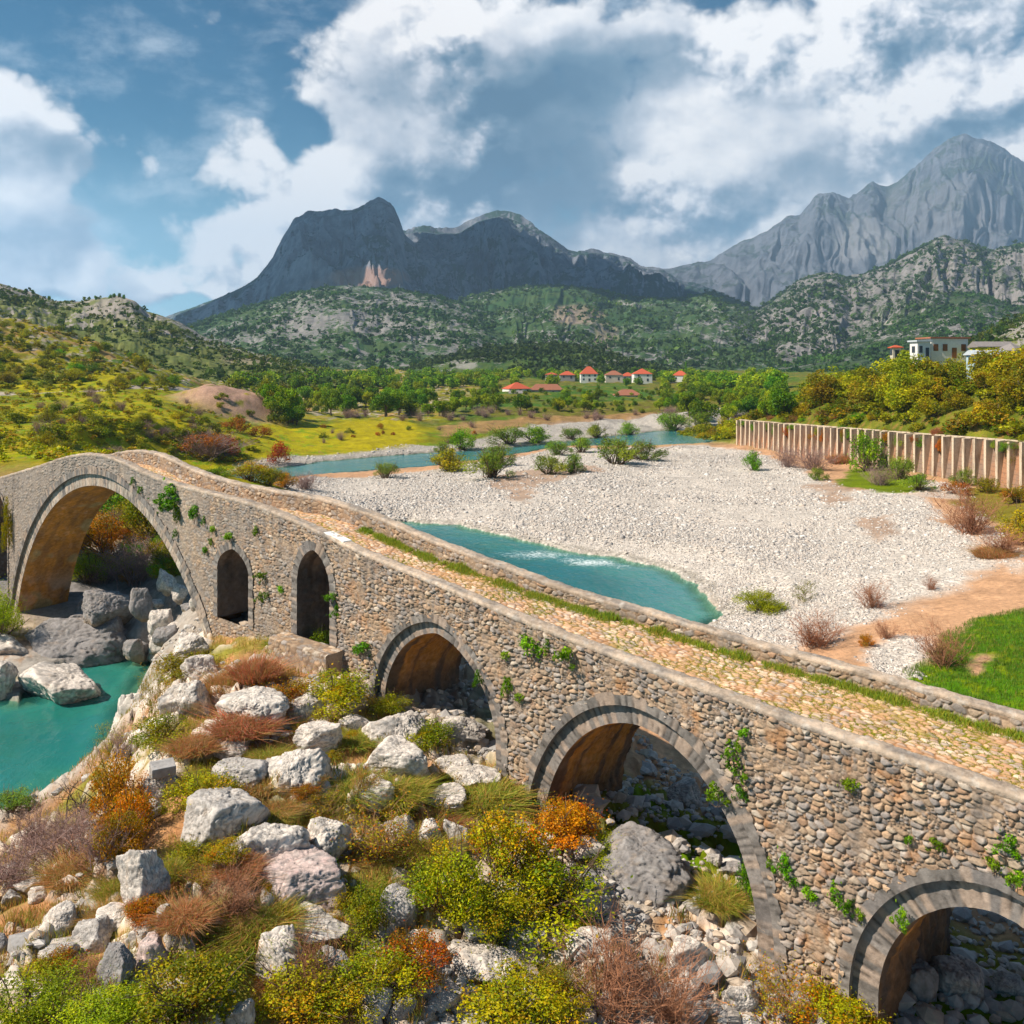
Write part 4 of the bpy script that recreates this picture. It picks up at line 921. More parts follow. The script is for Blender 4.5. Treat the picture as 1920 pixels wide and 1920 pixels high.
# ------------------------------------------------------------------ boulders
import bmesh
def ico(n):
    bm = bmesh.new(); bmesh.ops.create_icosphere(bm, subdivisions=n, radius=1)
    V = np.array([v.co[:] for v in bm.verts]); Fc = np.array([[v.index for v in f.verts] for f in bm.faces]); bm.free(); return V / np.linalg.norm(V, axis=1)[:, None], Fc
ICO5, ICO4 = ico(6), ico(5)
M_ROCK = mat_attr('limestone', 5., .3, .93, .8, .06, 7)
def rock_mesh(name, seed, tint=0, big=True, wx=1., wy=1., wz=1., facets=13, parent=None):
    r = np.random.default_rng(seed); U, Fc = ICO5 if big else ICO4
    Nn = r.normal(size=(facets, 3)); Nn /= np.linalg.norm(Nn, axis=1)[:, None]; hh = r.uniform(.58, .95, facets)
    Nn = np.concatenate([Nn, [[.15 * r.normal(), .15 * r.normal(), 1]]]); hh = np.append(hh, r.uniform(.6, .8))
    W = U + .16 * np.stack([noise3(U * 1.7, seed), noise3(U * 1.7 + 9, seed + 1), noise3(U * 1.7 + 19, seed + 2)], 1)
    W /= np.linalg.norm(W, axis=1)[:, None]
    q = (W @ Nn.T) / hh; p_ = 22.; rad = (np.maximum(q, .02) ** p_).sum(1) ** (-1 / p_)
    rad = np.minimum(rad, 1.25)
    S = np.array([wx, wy, wz]); sc = max(wx, wy)
    n1 = fbm3(U * S / sc * 2.1 + seed, 5, seed, .55); nr = 1 - 2 * np.abs(fbm3(U * S / sc * 3.4 + seed * 2, 4, seed + 4, .55)); n2 = fbm3(U * S / sc * 11, 4, seed + 7, .6)
    crack = np.maximum(0, nr - .74) * 2.6
    rad = rad * (1 + .11 * n1 + .022 * n2 - .07 * crack)
    V = U * rad[:, None]; V /= np.abs(V).max(0); V = V * S * .5
    fl = np.abs(noise3(U * S / sc * 1.9 + seed * 3 + .3 * np.stack([n2, n1, nr], 1), seed + 21)); fiss = sstep(.05, .0, fl); rad = rad * (1 - .05 * fiss); ter_ = .016 * np.tanh(6 * np.sin((U[:, 2] * wz / sc + .25 * n1) * 10)); V = U * (rad * (1 + ter_))[:, None]; V /= np.abs(V).max(0); V = V * S * .5
    lich = sstep(.05, .35, n1 + .5 * n2 + .05); base = np.array([(.66, .585, .52), (.60, .46, .42), (.27, .25, .245), (.50, .455, .42)][tint])
    col = base * (1 + .15 * n2[:, None]); col = col * (1 - .55 * lich[:, None]) + np.array((.26, .25, .245)) * .55 * lich[:, None]
    o = sstep(.15, .4, fbm3(U * 3 + 50, 4, seed + 9))[:, None] * .35; col = col * (1 - o) + np.array((.45, .33, .23) if tint != 1 else (.50, .24, .22)) * o
    k = np.maximum(sstep(.1, .5, crack)[:, None] * .5, fiss[:, None] * .6); col = col * (1 - k) + np.array((.16, .145, .135)) * k
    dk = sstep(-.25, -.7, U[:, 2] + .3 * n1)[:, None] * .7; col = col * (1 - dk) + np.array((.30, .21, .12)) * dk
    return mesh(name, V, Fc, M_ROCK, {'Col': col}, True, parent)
_rs = [1000]
def boulder(label, box, tint=0, D=None, Z=None, group=None, dep=.85, rz=None, facets=13, hk=1.0, name='boulder', cap=.85):
    x0, y0, x1, y1 = box; xb = (x0 + x1) / 2; _rs[0] += 13
    if D is None and Z is not None: D = (ZC - Z) * F / (y1 - HY)
    if D is None: X, D, Z = ground_at(xb, y1)
    elif Z is None: Z = float(height(np.array([(xb - CX) / F * D]), np.array([D]))[0])
    wd = (x1 - x0) * D / F * 1.15; dp = wd * dep
    hv = max(.34 * wd, (y1 - y0) * D / F - .55 * dp * (y1 - HY) / F) * hk * 1.22; hv = min(hv, cap * wd)
    crackless = 0; h = hv * (1.5 if hv < wd * .9 else 1.85); Yc = D + dp * .42; Xc = (xb - CX) / F * Yc
    o = rock_mesh(name, _rs[0], tint, (x1 - x0) > 60, wd * 1.06, dp, h, facets)
    o.location = (Xc, Yc, Z + hv - h * .5); o.rotation_euler = (0, 0, 0)
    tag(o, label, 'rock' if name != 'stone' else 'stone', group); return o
for L, b, kw in [
 ('huge pale boulder lying in the turquoise pool', (45, 1238, 205, 1332), dict(Z=-.2)),
 ('pale boulder at the pool edge cut by the picture border', (-60, 1225, 22, 1312), dict(Z=.1)),
 ('tall pale rock face rising straight from the pool edge', (200, 1258, 322, 1440), dict(Z=.0, dep=.75, hk=1.1, facets=18, cap=.95)),
 ('leaning pale rock at the water below the orange shrubs', (168, 1420, 250, 1530), dict(Z=.1, dep=.9)), ('pale rock behind the tall rock face at the pool edge', (310, 1262, 408, 1352), {}),
 ('long flat outcrop below the window arches', (415, 1302, 545, 1360), {}), ('flat outcrop stepping down from the long flat outcrop', (515, 1322, 606, 1362), {}),
 ('pale grey boulder between the flat outcrops and arch boulder', (558, 1340, 636, 1418), {}),
 ('large boulder in front of the rounded arch', (688, 1332, 812, 1410), {}),
 ('tall pale rock carrying the square concrete block', (254, 1366, 342, 1510), dict(dep=.9, hk=1.25, cap=1.0)),
 ('small pale rock half sunk in dry grass beside the big olive bush', (395, 1395, 467, 1430), {}),
 ('big smooth white boulder above the ridged rock', (495, 1386, 607, 1480), {}), ('dark ridged rock slab below the big smooth white boulder', (392, 1430, 497, 1484), dict(tint=3)),
 ('wide domed boulder with a shaded side and a small bush', (325, 1480, 490, 1598), dict(tint=3)), ('small rock beside the wide domed boulder', (250, 1500, 302, 1548), {}),
 ('upright two part pillar of rock', (228, 1540, 314, 1700), dict(dep=.75, hk=1.3, facets=9, cap=1.25)), ('wedge shaped boulder with a pointed top', (415, 1535, 570, 1648), dict(facets=8)),
 ('pink stained rough boulder', (458, 1612, 640, 1722), dict(tint=1)), ('round grey boulder in front of the twiggy bush', (704, 1660, 774, 1738), dict(tint=3)),
 ('pale rock of the pair above the green grass clump, nearer the twigs', (716, 1528, 786, 1582), {}), ('pale blocky rock of the pair above the green grass clump', (772, 1522, 838, 1595), {}),
 ('narrow pale rock beside the blocky pair', (834, 1540, 882, 1594), {}), ('low arched boulder in the grass below the rounded arch boulder', (690, 1412, 800, 1464), {}),
 ('white flat rock in front of the grassy pier foot', (798, 1474, 878, 1524), {}), ('long white rock leaning on the white flat rock', (832, 1452, 932, 1492), {}),
 ('large dark boulder at the mouth of the broad arch', (1094, 1582, 1292, 1694), dict(tint=2)), ('grey boulder beneath the large dark boulder', (1044, 1664, 1138, 1746), dict(tint=3)),
 ('small rock between grass tufts above the low arched boulder', (634, 1336, 692, 1374), {}), ('broad flat slab behind the wedge shaped boulder', (556, 1520, 652, 1618), {}),
 ('flat pale slab under the low arched boulder', (640, 1480, 732, 1524), {}), ('small grey rock beside the low arched boulder', (676, 1458, 724, 1488), {}),
 ('low rock hidden in grass at the rounded arch foot', (818, 1362, 905, 1392), {}), ('thin flat rock in the grass by the pier', (820, 1428, 884, 1452), {}),
 ('jagged rock of the lower bank nearest the purple scrub', (34, 1635, 92, 1680), {}), ('small jagged rock at the picture border', (2, 1666, 40, 1702), dict(tint=3)),
 ('large cracked rock in the jagged row', (82, 1692, 152, 1760), {}), ('sharp pointed rock beside the large cracked rock', (146, 1706, 218, 1788), dict(tint=3, facets=8)),
 ('long dark rock leaning down towards the bright green bush', (186, 1768, 262, 1858), dict(tint=2)), ('pale flat rock under the upright rock pillar', (186, 1688, 252, 1742), {}),
 ('pale rock left of the dry grass clump', (236, 1730, 290, 1792), {}), ('pale rock below the other pale rocks near the dry clump', (258, 1762, 314, 1826), dict(tint=1)),
 ('small square rock near the dry clump', (310, 1738, 349, 1778), {}), ('grey rock above the bright green bush', (82, 1760, 146, 1815), dict(tint=3)),
 ('rough rock beside the bright green bush', (14, 1760, 64, 1815), dict(tint=3)), ('dark rock cut by the border above the bright bush', (-30, 1748, 18, 1798), dict(tint=2)),
 ('small pointed rock among orange grass', (132, 1625, 171, 1660), {}), ('small rock below the small pointed rock', (54, 1656, 90, 1694), {}),
 ('flat stone lying on orange soil', (156, 1674, 202, 1708), {}), ('small dark rock tucked under the upright pillar', (296, 1700, 322, 1734), dict(tint=3)),
 ('small pale rock on the edge of the path', (415, 1844, 440, 1868), {}), ('pale rock cut by the bottom border beside the path', (426, 1878, 474, 1935), {}),
 ('broad worn slab below the pink boulder', (518, 1712, 650, 1790), {}), ('worn slab running down towards the bottom twigs', (466, 1752, 562, 1856), {}),
 ('dark split rock beside the orange bush', (590, 1776, 656, 1856), dict(tint=3)), ('smooth flat rock sheet in the gravel patch', (840, 1794, 962, 1856), {}),
 ('smaller smooth rock sheet in the gravel patch', (918, 1806, 998, 1850), {}), ('angular stone in the rubble at the bottom', (685, 1852, 736, 1898), dict(tint=3)),
 ('blue grey stone in the rubble at the bottom', (740, 1870, 778, 1915), dict(tint=2)), ('pale stone below the grey boulder', (990, 1786, 1027, 1812), {}),
 ('second pale stone below the grey boulder', (1020, 1790, 1056, 1820), {}), ('smooth pale rock behind the red brown twigs', (1072, 1748, 1152, 1824), {}),
 ('large pale boulder behind the red brown twigs', (1240, 1762, 1334, 1852), {}), ('pale rock at the foot of the wall pier', (1352, 1828, 1420, 1912), {}),
 ('warm brown rock beside the large dark boulder', (1258, 1628, 1300, 1670), dict(tint=1)), ('round dark stone in the shade of the broad arch', (1352, 1610, 1392, 1648), dict(tint=2)),
 ('small stone behind the round dark stone', (1326, 1600, 1353, 1626), dict(tint=3)), ('large pale stone in shade seen through the broad arch', (1246, 1464, 1310, 1512), dict(tint=3)),
 ('stone in the dark grass of the broad arch', (1254, 1570, 1294, 1602), dict(tint=3)), ('rock in the dark mouth of the corner arch', (1756, 1812, 1862, 1880), dict(tint=3)),
 ('rock deeper inside the corner arch', (1868, 1826, 1930, 1875), dict(tint=3)), ('dark rock at the foot of the corner arch', (1700, 1800, 1760, 1880), dict(tint=2)),
 ('biggest block of the shaded rock pile under the main arch', (146, 1100, 240, 1170), dict(Z=2.2, tint=2)), ('dark upright block on top of the shaded rock pile', (235, 1096, 284, 1150), dict(Z=3.0, tint=2)),  # dark tint of the pile carries the shade under the arch
 ('block in the middle of the shaded rock pile', (172, 1158, 236, 1200), dict(Z=1.2, tint=2)), ('rock at the top of the pile beside the arch pier', (296, 1046, 335, 1108), dict(Z=4.2, hk=.65)),
 ('rock squeezed against the arch pier', (326, 1078, 358, 1122), dict(Z=4.0, hk=.7)), ('round rock in the sunlit part of the rock pile', (276, 1126, 320, 1188), dict(Z=2.2)),
 ('pale rock beneath the round rock by the pier', (304, 1162, 352, 1200), dict(Z=2.0)), ('small rock touching the arch pier', (340, 1145, 372, 1180), dict(Z=3.0)),
 ('narrow rock standing at the water under the arch', (230, 1170, 266, 1232), dict(Z=.6, tint=2)), ('small wet rock at the water under the arch', (280, 1192, 312, 1222), dict(Z=.8)),
 ('lowest wet rock beside the dark water', (276, 1208, 306, 1242), dict(Z=.1)), ('flat rock shelf at the foot of the main arch', (20, 1192, 262, 1262), dict(Z=-.3, tint=2, dep=.6)),
 ('grey rock on the bank corner below the arch pier', (326, 1188, 388, 1240), dict(dep=.9)), ('pale rock at the waterline below the arch pier', (292, 1228, 350, 1278), dict(Z=.3, hk=1.2)), ('rock beside the olive shrub on the bank corner', (342, 1222, 404, 1276), {}), ('rock slab between shelf and picture border', (-80, 1180, 60, 1250), dict(Z=.2, dep=.7)),
]: boulder(L, b, **kw)
# the square concrete block on its rock
def box_mesh(name, sx, sy, sz, mat, parent=None, bev=.02, loc=(0, 0, 0), attrs=None):
    bm = bmesh.new(); bmesh.ops.create_cube(bm, size=1)
    for v in bm.verts: v.co = Vector((v.co.x * sx, v.co.y * sy, v.co.z * sz)) + Vector(loc)
    if bev: bmesh.ops.bevel(bm, geom=bm.edges[:], offset=bev, segments=2, affect='EDGES', profile=.6)
    me = bpy.data.meshes.new(name); bm.to_mesh(me); bm.free(); me.materials.append(mat); return obj(name, me, parent)
M_CONC = mat_plain('grey concrete', (.33, .31, .30), .9, 6., .25, .5)
rk = [o for o in bpy.data.objects if o.get('label') == 'tall pale rock carrying the square concrete block'][0]
o = box_mesh('concrete_block', .66, .6, .28, M_CONC, None, .03); tag(o, 'square grey concrete block on top of a tall pale rock', 'block')
Xc, Yc = rk.location.x + .15, rk.location.y - .1; o.location = (Xc, Yc, rk.location.z + max(v.co.z for v in rk.data.vertices) - .1); o.rotation_euler = (.05, 0, .5)
# low rubble wall in front of the tall narrow arch
a_ = np.array(plan([(505, 1256)], 5.7)[0]); b_ = np.array(plan([(612, 1296)], 5.7)[0])
tt = np.linspace(0, 1, 70); e_ = b_ - a_; ln_ = np.hypot(*e_); e_ /= ln_; nn_ = np.array([-e_[1], e_[0]])
pr = np.concatenate([[(0, v) for v in np.linspace(-1.1, .7, 30)], [(v, .72) for v in np.linspace(.08, .82, 12)], [(.9, v) for v in np.linspace(.7, -1.1, 12)]])
T2, I2 = np.meshgrid(tt, np.arange(len(pr)), indexing='ij'); pu = pr[I2][..., 0]; pz = pr[I2][..., 1]
hq, cq = masonry((T2 * ln_).ravel(), (pz - pu).ravel(), .34, .2, 131); hq = hq.reshape(T2.shape)
pu2 = pu + np.where(pu < .05, -1, np.where(pu > .85, 1, 0)) * .05 * hq; pz2 = pz + np.where((pu > .05) & (pu < .85), .04 * hq, 0)
zb_ = float(np.mean(height(np.array([a_[0], b_[0]]), np.array([a_[1], b_[1]]))))
V = np.stack([a_[0] + e_[0] * T2 * ln_ + nn_[0] * pu2, a_[1] + e_[1] * T2 * ln_ + nn_[1] * pu2, zb_ + pz2 - .05], -1).reshape(-1, 3)
cap0 = len(pr); Fq = grid_faces(len(tt), len(pr))
o = mesh('low_wall', V, Fq, M_WALL, {'Col': cq}, True); tag(o, 'low rubble wall standing before the tall narrow arch', 'wall')
endV = V[:len(pr)]; endW = V[-len(pr):]
for ev in (endV, endW):
    cen = ev.mean(0); k = len(ev); mesh('end_face', np.concatenate([ev, [cen]]), [(i, (i + 1) % k, k) for i in range(k)], M_WALL, {'Col': np.tile((.38, .31, .25), (k + 1, 1))}, False, o)

# ------------------------------------------------------------------ plants of the rocky bank and the pool
PL = [
 ('olive', 'shrub', 'olive shrub on the bank edge under the main arch pier', (300, 1192, 402, 1268)), ('dry', 'grass_clump', 'tall dry reddish grass under the small window arch', (385, 1175, 470, 1292)), ('dry', 'grass_clump', 'dry reddish grass beside the grey green weeds under the window', (440, 1185, 525, 1300)),
 ('rust', 'shrub', 'rust orange shrub beside the low rubble wall', (478, 1248, 568, 1338)), ('olive', 'shrub', 'dark olive shrub at the end of the low rubble wall', (560, 1238, 684, 1340)), ('green', 'shrub', 'green weeds growing inside the tall narrow arch', (586, 1165, 626, 1228)),
 ('grassy', 'grass_clump', 'grey green weeds against the wall below the window', (500, 1160, 575, 1215)), ('olive', 'shrub', 'broad olive shrub below the square concrete block', (325, 1425, 435, 1528)), ('dry', 'grass_clump', 'dry orange grass above the broad olive shrub', (325, 1365, 410, 1430)),
 ('rust', 'shrub', 'bright orange shrub on the edge of the pool bank', (178, 1385, 272, 1565)), ('rust', 'shrub', 'middle bright orange shrub of the bank edge', (205, 1440, 290, 1590)), ('rust', 'shrub', 'lower bright orange shrub running down the bank', (185, 1480, 275, 1625)), ('purple', 'bare_shrub', 'bare reddish shrub above the bright orange one', (200, 1345, 258, 1430)),
 ('olive', 'shrub', 'sparse olive shrub in front of the tall rock face', (250, 1330, 352, 1410)), ('bare', 'bare_shrub', 'bare dark branches reaching over the turquoise water', (70, 1430, 215, 1560)), ('purple', 'bare_shrub', 'dense purple scrub at the picture border by the pool', (-30, 1520, 100, 1650)),
 ('purple', 'bare_shrub', 'pale purple bare scrub between dense scrub and orange shrub', (60, 1500, 190, 1640)), ('twig', 'bare_shrub', 'reddish bare scrub under the orange shrub', (130, 1520, 250, 1640)), ('willow', 'shrub', 'pale green weeds on the pool edge at the border', (-10, 1495, 60, 1545)),
 ('sprig', 'sapling', 'leafy shoots hanging over the dark water', (262, 1255, 305, 1350)), ('sprig', 'sapling', 'pale green shoots beside the tall rock face', (190, 1335, 235, 1400)), ('olive', 'shrub', 'yellowish leafy bush against the domed boulder', (322, 1555, 404, 1632)),
 ('twig', 'bare_shrub', 'bunch of upright red stems before the pink boulder', (385, 1625, 485, 1750)), ('grassy', 'grass_clump', 'olive grass below the pink boulder', (415, 1685, 548, 1795)), ('grassy', 'grass_clump', 'yellow green grass beside the path', (350, 1715, 475, 1830)),
 ('dry', 'grass_clump', 'dry orange grass between path and pale rocks', (300, 1690, 390, 1790)), ('twigleaf', 'shrub', 'twiggy reddish shrub with few leaves above the green clump', (636, 1495, 785, 1645)), ('olive', 'shrub', 'yellow olive shrub left of the round grey boulder', (632, 1635, 722, 1765)), ('grassy', 'grass_clump', 'bright green grass clump below the blocky pair', (745, 1570, 845, 1640)),
 ('olive', 'shrub', 'tall olive bush behind the round grey boulder', (775, 1570, 915, 1765)), ('mix', 'shrub', 'olive bush with orange shoots in the great thicket', (870, 1490, 1010, 1670)), ('olive', 'shrub', 'widest olive bush of the great thicket', (930, 1560, 1130, 1775)), ('rust', 'shrub', 'orange topped bush at the mouth of the broad arch', (985, 1490, 1115, 1625)),
 ('bright', 'shrub', 'yellow green bush reaching into the arch shade', (1085, 1525, 1192, 1625)), ('rust', 'shrub', 'orange spires against the arch corner', (1020, 1480, 1110, 1570)), ('grassy', 'grass_clump', 'green grass on the slope at the pier foot', (850, 1445, 975, 1540)), ('dry', 'grass_clump', 'brown dry grass at the pier foot', (880, 1410, 985, 1490)), ('olive', 'shrub', 'yellow olive shrub in front of the great thicket', (840, 1650, 980, 1790)),
 ('rust', 'shrub', 'orange bush below the round grey boulder', (715, 1735, 835, 1870)), ('olive', 'shrub', 'olive bush with dead stalks beside the orange bush', (635, 1770, 770, 1910)), ('olive', 'shrub', 'olive bush at the bottom border beside bare stems', (475, 1825, 650, 1960)), ('twig', 'bare_shrub', 'thin bare stems rising from the bottom olive bush', (530, 1735, 625, 1900)),
 ('olive', 'shrub', 'dark olive bush at the bottom beside the bright green bush', (255, 1825, 450, 1975)), ('bright', 'shrub', 'bright yellow green bush filling the bottom corner', (-40, 1800, 160, 1990)), ('bright', 'shrub', 'bright yellow green bush beside the corner bush', (110, 1815, 285, 1990)), ('mix', 'shrub', 'brownish shrub between grey rocks and bright bush', (50, 1770, 140, 1850)),
 ('twig', 'bare_shrub', 'great red brown bare shrub at the foot of the bridge', (1060, 1715, 1230, 1950)), ('twig', 'bare_shrub', 'red brown bare shrub beside the great one', (1180, 1735, 1330, 1950)), ('olive', 'shrub', 'olive bush at the bottom border by the rubble', (880, 1825, 1060, 1970)), ('twigleaf', 'shrub', 'rusty shrub with bare twigs against the wall pier', (1405, 1790, 1530, 1950)), ('mix', 'shrub', 'olive shrub under the rusty twigs by the corner arch', (1490, 1815, 1630, 1960)),
 ('green', 'shrub', 'green weeds against the pier of the broad arch', (1386, 1610, 1424, 1722)), ('grassy', 'grass_clump', 'yellow grass among stones below the dark boulder', (1300, 1625, 1395, 1730)), ('grassy', 'grass_clump', 'grass tuft between big white boulder and slab', (606, 1425, 705, 1488)), ('grassy', 'grass_clump', 'grass around the small rock by the arch boulder', (632, 1345, 705, 1410)),
 ('olive', 'shrub', 'small olive shrub beside the arch boulder', (755, 1345, 845, 1405)), ('dry', 'grass_clump', 'orange grass between slabs above the wedge boulder', (480, 1470, 560, 1540)), ('dry', 'grass_clump', 'orange dry grass beside the ridged rock', (440, 1440, 540, 1500)), ('dry', 'grass_clump', 'wide dry grass patch above the ridged rock', (400, 1340, 520, 1410)), ('grassy', 'grass_clump', 'olive grass beside the small sunken rock', (470, 1390, 540, 1445)),
 ('grassy', 'grass_clump', 'green grass at the upright pillar foot', (255, 1690, 305, 1735)), ('grassy', 'grass_clump', 'grass slope beside the upright rock pillar', (180, 1600, 250, 1690)), ('dry', 'grass_clump', 'orange grass on the open soil by the border', (90, 1600, 190, 1670)), ('grassy', 'grass_clump', 'grass between upright pillar and domed boulder', (296, 1560, 345, 1660)),
 ('green', 'shrub', 'spiky green plant behind the pink boulder', (565, 1600, 625, 1650)), ('grassy', 'grass_clump', 'yellow grass under the white flat rocks', (700, 1470, 800, 1530)), ('dry', 'grass_clump', 'dry grass at the foot of the low arched boulder', (800, 1500, 870, 1560)), ('olive', 'shrub', 'low shrub at the rounded arch pier', (690, 1300, 760, 1345)),
 ('olive', 'shrub', 'olive weeds in the rubble at the bottom', (1000, 1830, 1100, 1930)), ('grassy', 'grass_clump', 'sparse grass in the gravel patch', (960, 1800, 1040, 1860)), ('olive', 'shrub', 'olive weeds at the corner arch foot', (1600, 1870, 1670, 1950)), ('twigleaf', 'shrub', 'twiggy brown shrub above the wedge boulder', (560, 1480, 640, 1560)),
]
for kd, nm, lb, bx in PL: plant_px(kd, nm, lb, nm.split('_')[-1] if nm != 'grass_clump' else 'grass', bx, D=None)
r_ = np.random.default_rng(78); k = 0
while k < 62:
    px_, py_ = r_.uniform(150, 1000), r_.uniform(1320, 1900)
    if px_ > 640 + (1900 - py_) * .9: continue
    X_, D_, Z_ = ground_at(px_, py_); s_q, w_q = bsw(X_, D_)
    if w_q > -1.2 or water_sd(np.array([X_]), np.array([D_]))[0] < 1.0: continue
    wq = r_.uniform(35, 75) * 24 / D_
    plant_px(('olive', 'dry', 'rust', 'mix', 'grassy', 'dry', 'twig', 'twigleaf')[r_.integers(0, 8)], 'undershrub', 'low olive or rusty undershrub between the boulders of the bank', 'shrub', (px_ - wq / 2, py_ - wq * .8, px_ + wq / 2, py_), 'undershrubs between the boulders'); k += 1
for i, (bx, lb) in enumerate((((20, 1500, 110, 1600), 'purple bare scrub nearest the turquoise water'), ((95, 1470, 185, 1575), 'tall grey purple scrub under the bare dark branches'), ((150, 1555, 235, 1665), 'red purple scrub below the bright orange shrubs'), ((-20, 1590, 80, 1690), 'low purple scrub above the jagged rock row'))):
    plant_px('purple', 'bare_shrub', lb, 'shrub', bx)
r_ = np.random.default_rng(79)
for i in range(9):
    px_, py_ = r_.uniform(296, 385), r_.uniform(1130, 1262); wq = r_.uniform(22, 46)
    boulder('pale grey rock on the bank slope below the main arch pier', (px_ - wq / 2, py_ - wq * .8, px_ + wq / 2, py_), int(r_.integers(0, 4)), group='rocks of the slope below the arch pier')
for i in range(16):
    px_, py_ = r_.uniform(150, 360), r_.uniform(1110, 1235); wq = r_.uniform(22, 48)
    boulder('grey block in the shaded rock pile under the main arch', (px_ - wq / 2, py_ - wq * .85, px_ + wq / 2, py_), 2, Z=max(.2, (1240 - py_) * .019), group='rocks of the pile under the main arch')  # dark tint puts the arch's shade into the block colour
# seen through the main arch and on the opposite bank
for kd, nm, lb, bx, D in [
 ('rust', 'shrub', 'rust orange bush seen through the main arch', (150, 940, 245, 1062), 72), ('green', 'shrub', 'green bush behind the orange one in the main arch', (170, 905, 262, 975), 80), ('bright', 'shrub', 'yellow green bush at the arch wall', (135, 1015, 195, 1105), 66), ('purple', 'bare_shrub', 'purple bare shrub above the shaded rock pile', (205, 1015, 315, 1110), 66),
 ('olive', 'shrub', 'olive bush high in the main arch opening', (245, 945, 330, 1065), 75), ('rust', 'shrub', 'small orange shrub above the rock pile', (230, 1062, 266, 1098), 65), ('yellow', 'shrub', 'yellow shrub at the top of the arch opening', (215, 925, 262, 985), 78), ('olive', 'shrub', 'olive shrub behind the pier seen in the arch', (280, 1000, 345, 1075), 68),
 ('purple', 'bare_shrub', 'brown bare shrub at the side of the arch opening', (165, 1040, 225, 1105), 65), ('bright', 'shrub', 'leafy green bush at the border under the end arch', (-40, 1075, 38, 1215), 58.0), ('green', 'shrub', 'green bush behind the end arch', (-60, 1020, 10, 1080), 66),
 ('green', 'shrub', 'low green shrub behind the far parapet', (388, 868, 434, 897), 100), ('mix', 'shrub', 'brown and olive shrub behind the far parapet', (434, 858, 505, 905), 98), ('yellow', 'shrub', 'yellow green shrub at the far channel end', (484, 868, 524, 912), 96), ('rust', 'shrub', 'orange shrub beside the yellow green one', (512, 872, 556, 916), 95), ('purple', 'bare_shrub', 'grey purple scrub where the channel meets the bridge', (545, 885, 600, 920), 95),
 ('redscrub', 'shrub', 'large dark red bush above the bridge crown', (335, 808, 415, 862), 128), ('redscrub', 'shrub', 'dark red bush next to the large one', (390, 805, 445, 858), 130), ('purple', 'bare_shrub', 'grey bare scrub below the dark red bushes', (350, 835, 440, 872), 122), ('redscrub', 'shrub', 'red brown bush at the heap foot', (424, 775, 468, 812), 185), ('redscrub', 'shrub', 'low red bush behind the heap foot', (466, 790, 508, 820), 190), ('redscrub', 'shrub', 'reddish purple bush near the gravel strip', (500, 818, 545, 872), 150), ('purple', 'bare_shrub', 'brown purple scrub above the bridge crown', (198, 838, 228, 858), 118),
]: plant_px(kd, nm, lb, 'shrub', bx, D0=D * .9)
r_ = np.random.default_rng(77)
for i in range(26):
    px_, py_ = r_.uniform(140, 345), r_.uniform(945, 1105); wq = r_.uniform(26, 60)
    plant_px(('olive', 'rust', 'purple', 'bright', 'mix', 'green')[r_.integers(0, 6)], 'shrub', 'leafy or bare shrub of the thicket seen through the main arch', 'shrub', (px_ - wq / 2, py_ - wq * .9, px_ + wq / 2, py_), 'thicket behind the main arch', D0=60.)
o = obj('ivy', KIND['yellow'][0][0]); o.location = B(-12.2, -.25, 5.9)[:]; o.scale = (.9, .6, 4.0); o.rotation_euler = (0, 0, .75); tag(o, 'yellow green ivy hanging down the wall beside the main arch', 'ivy')
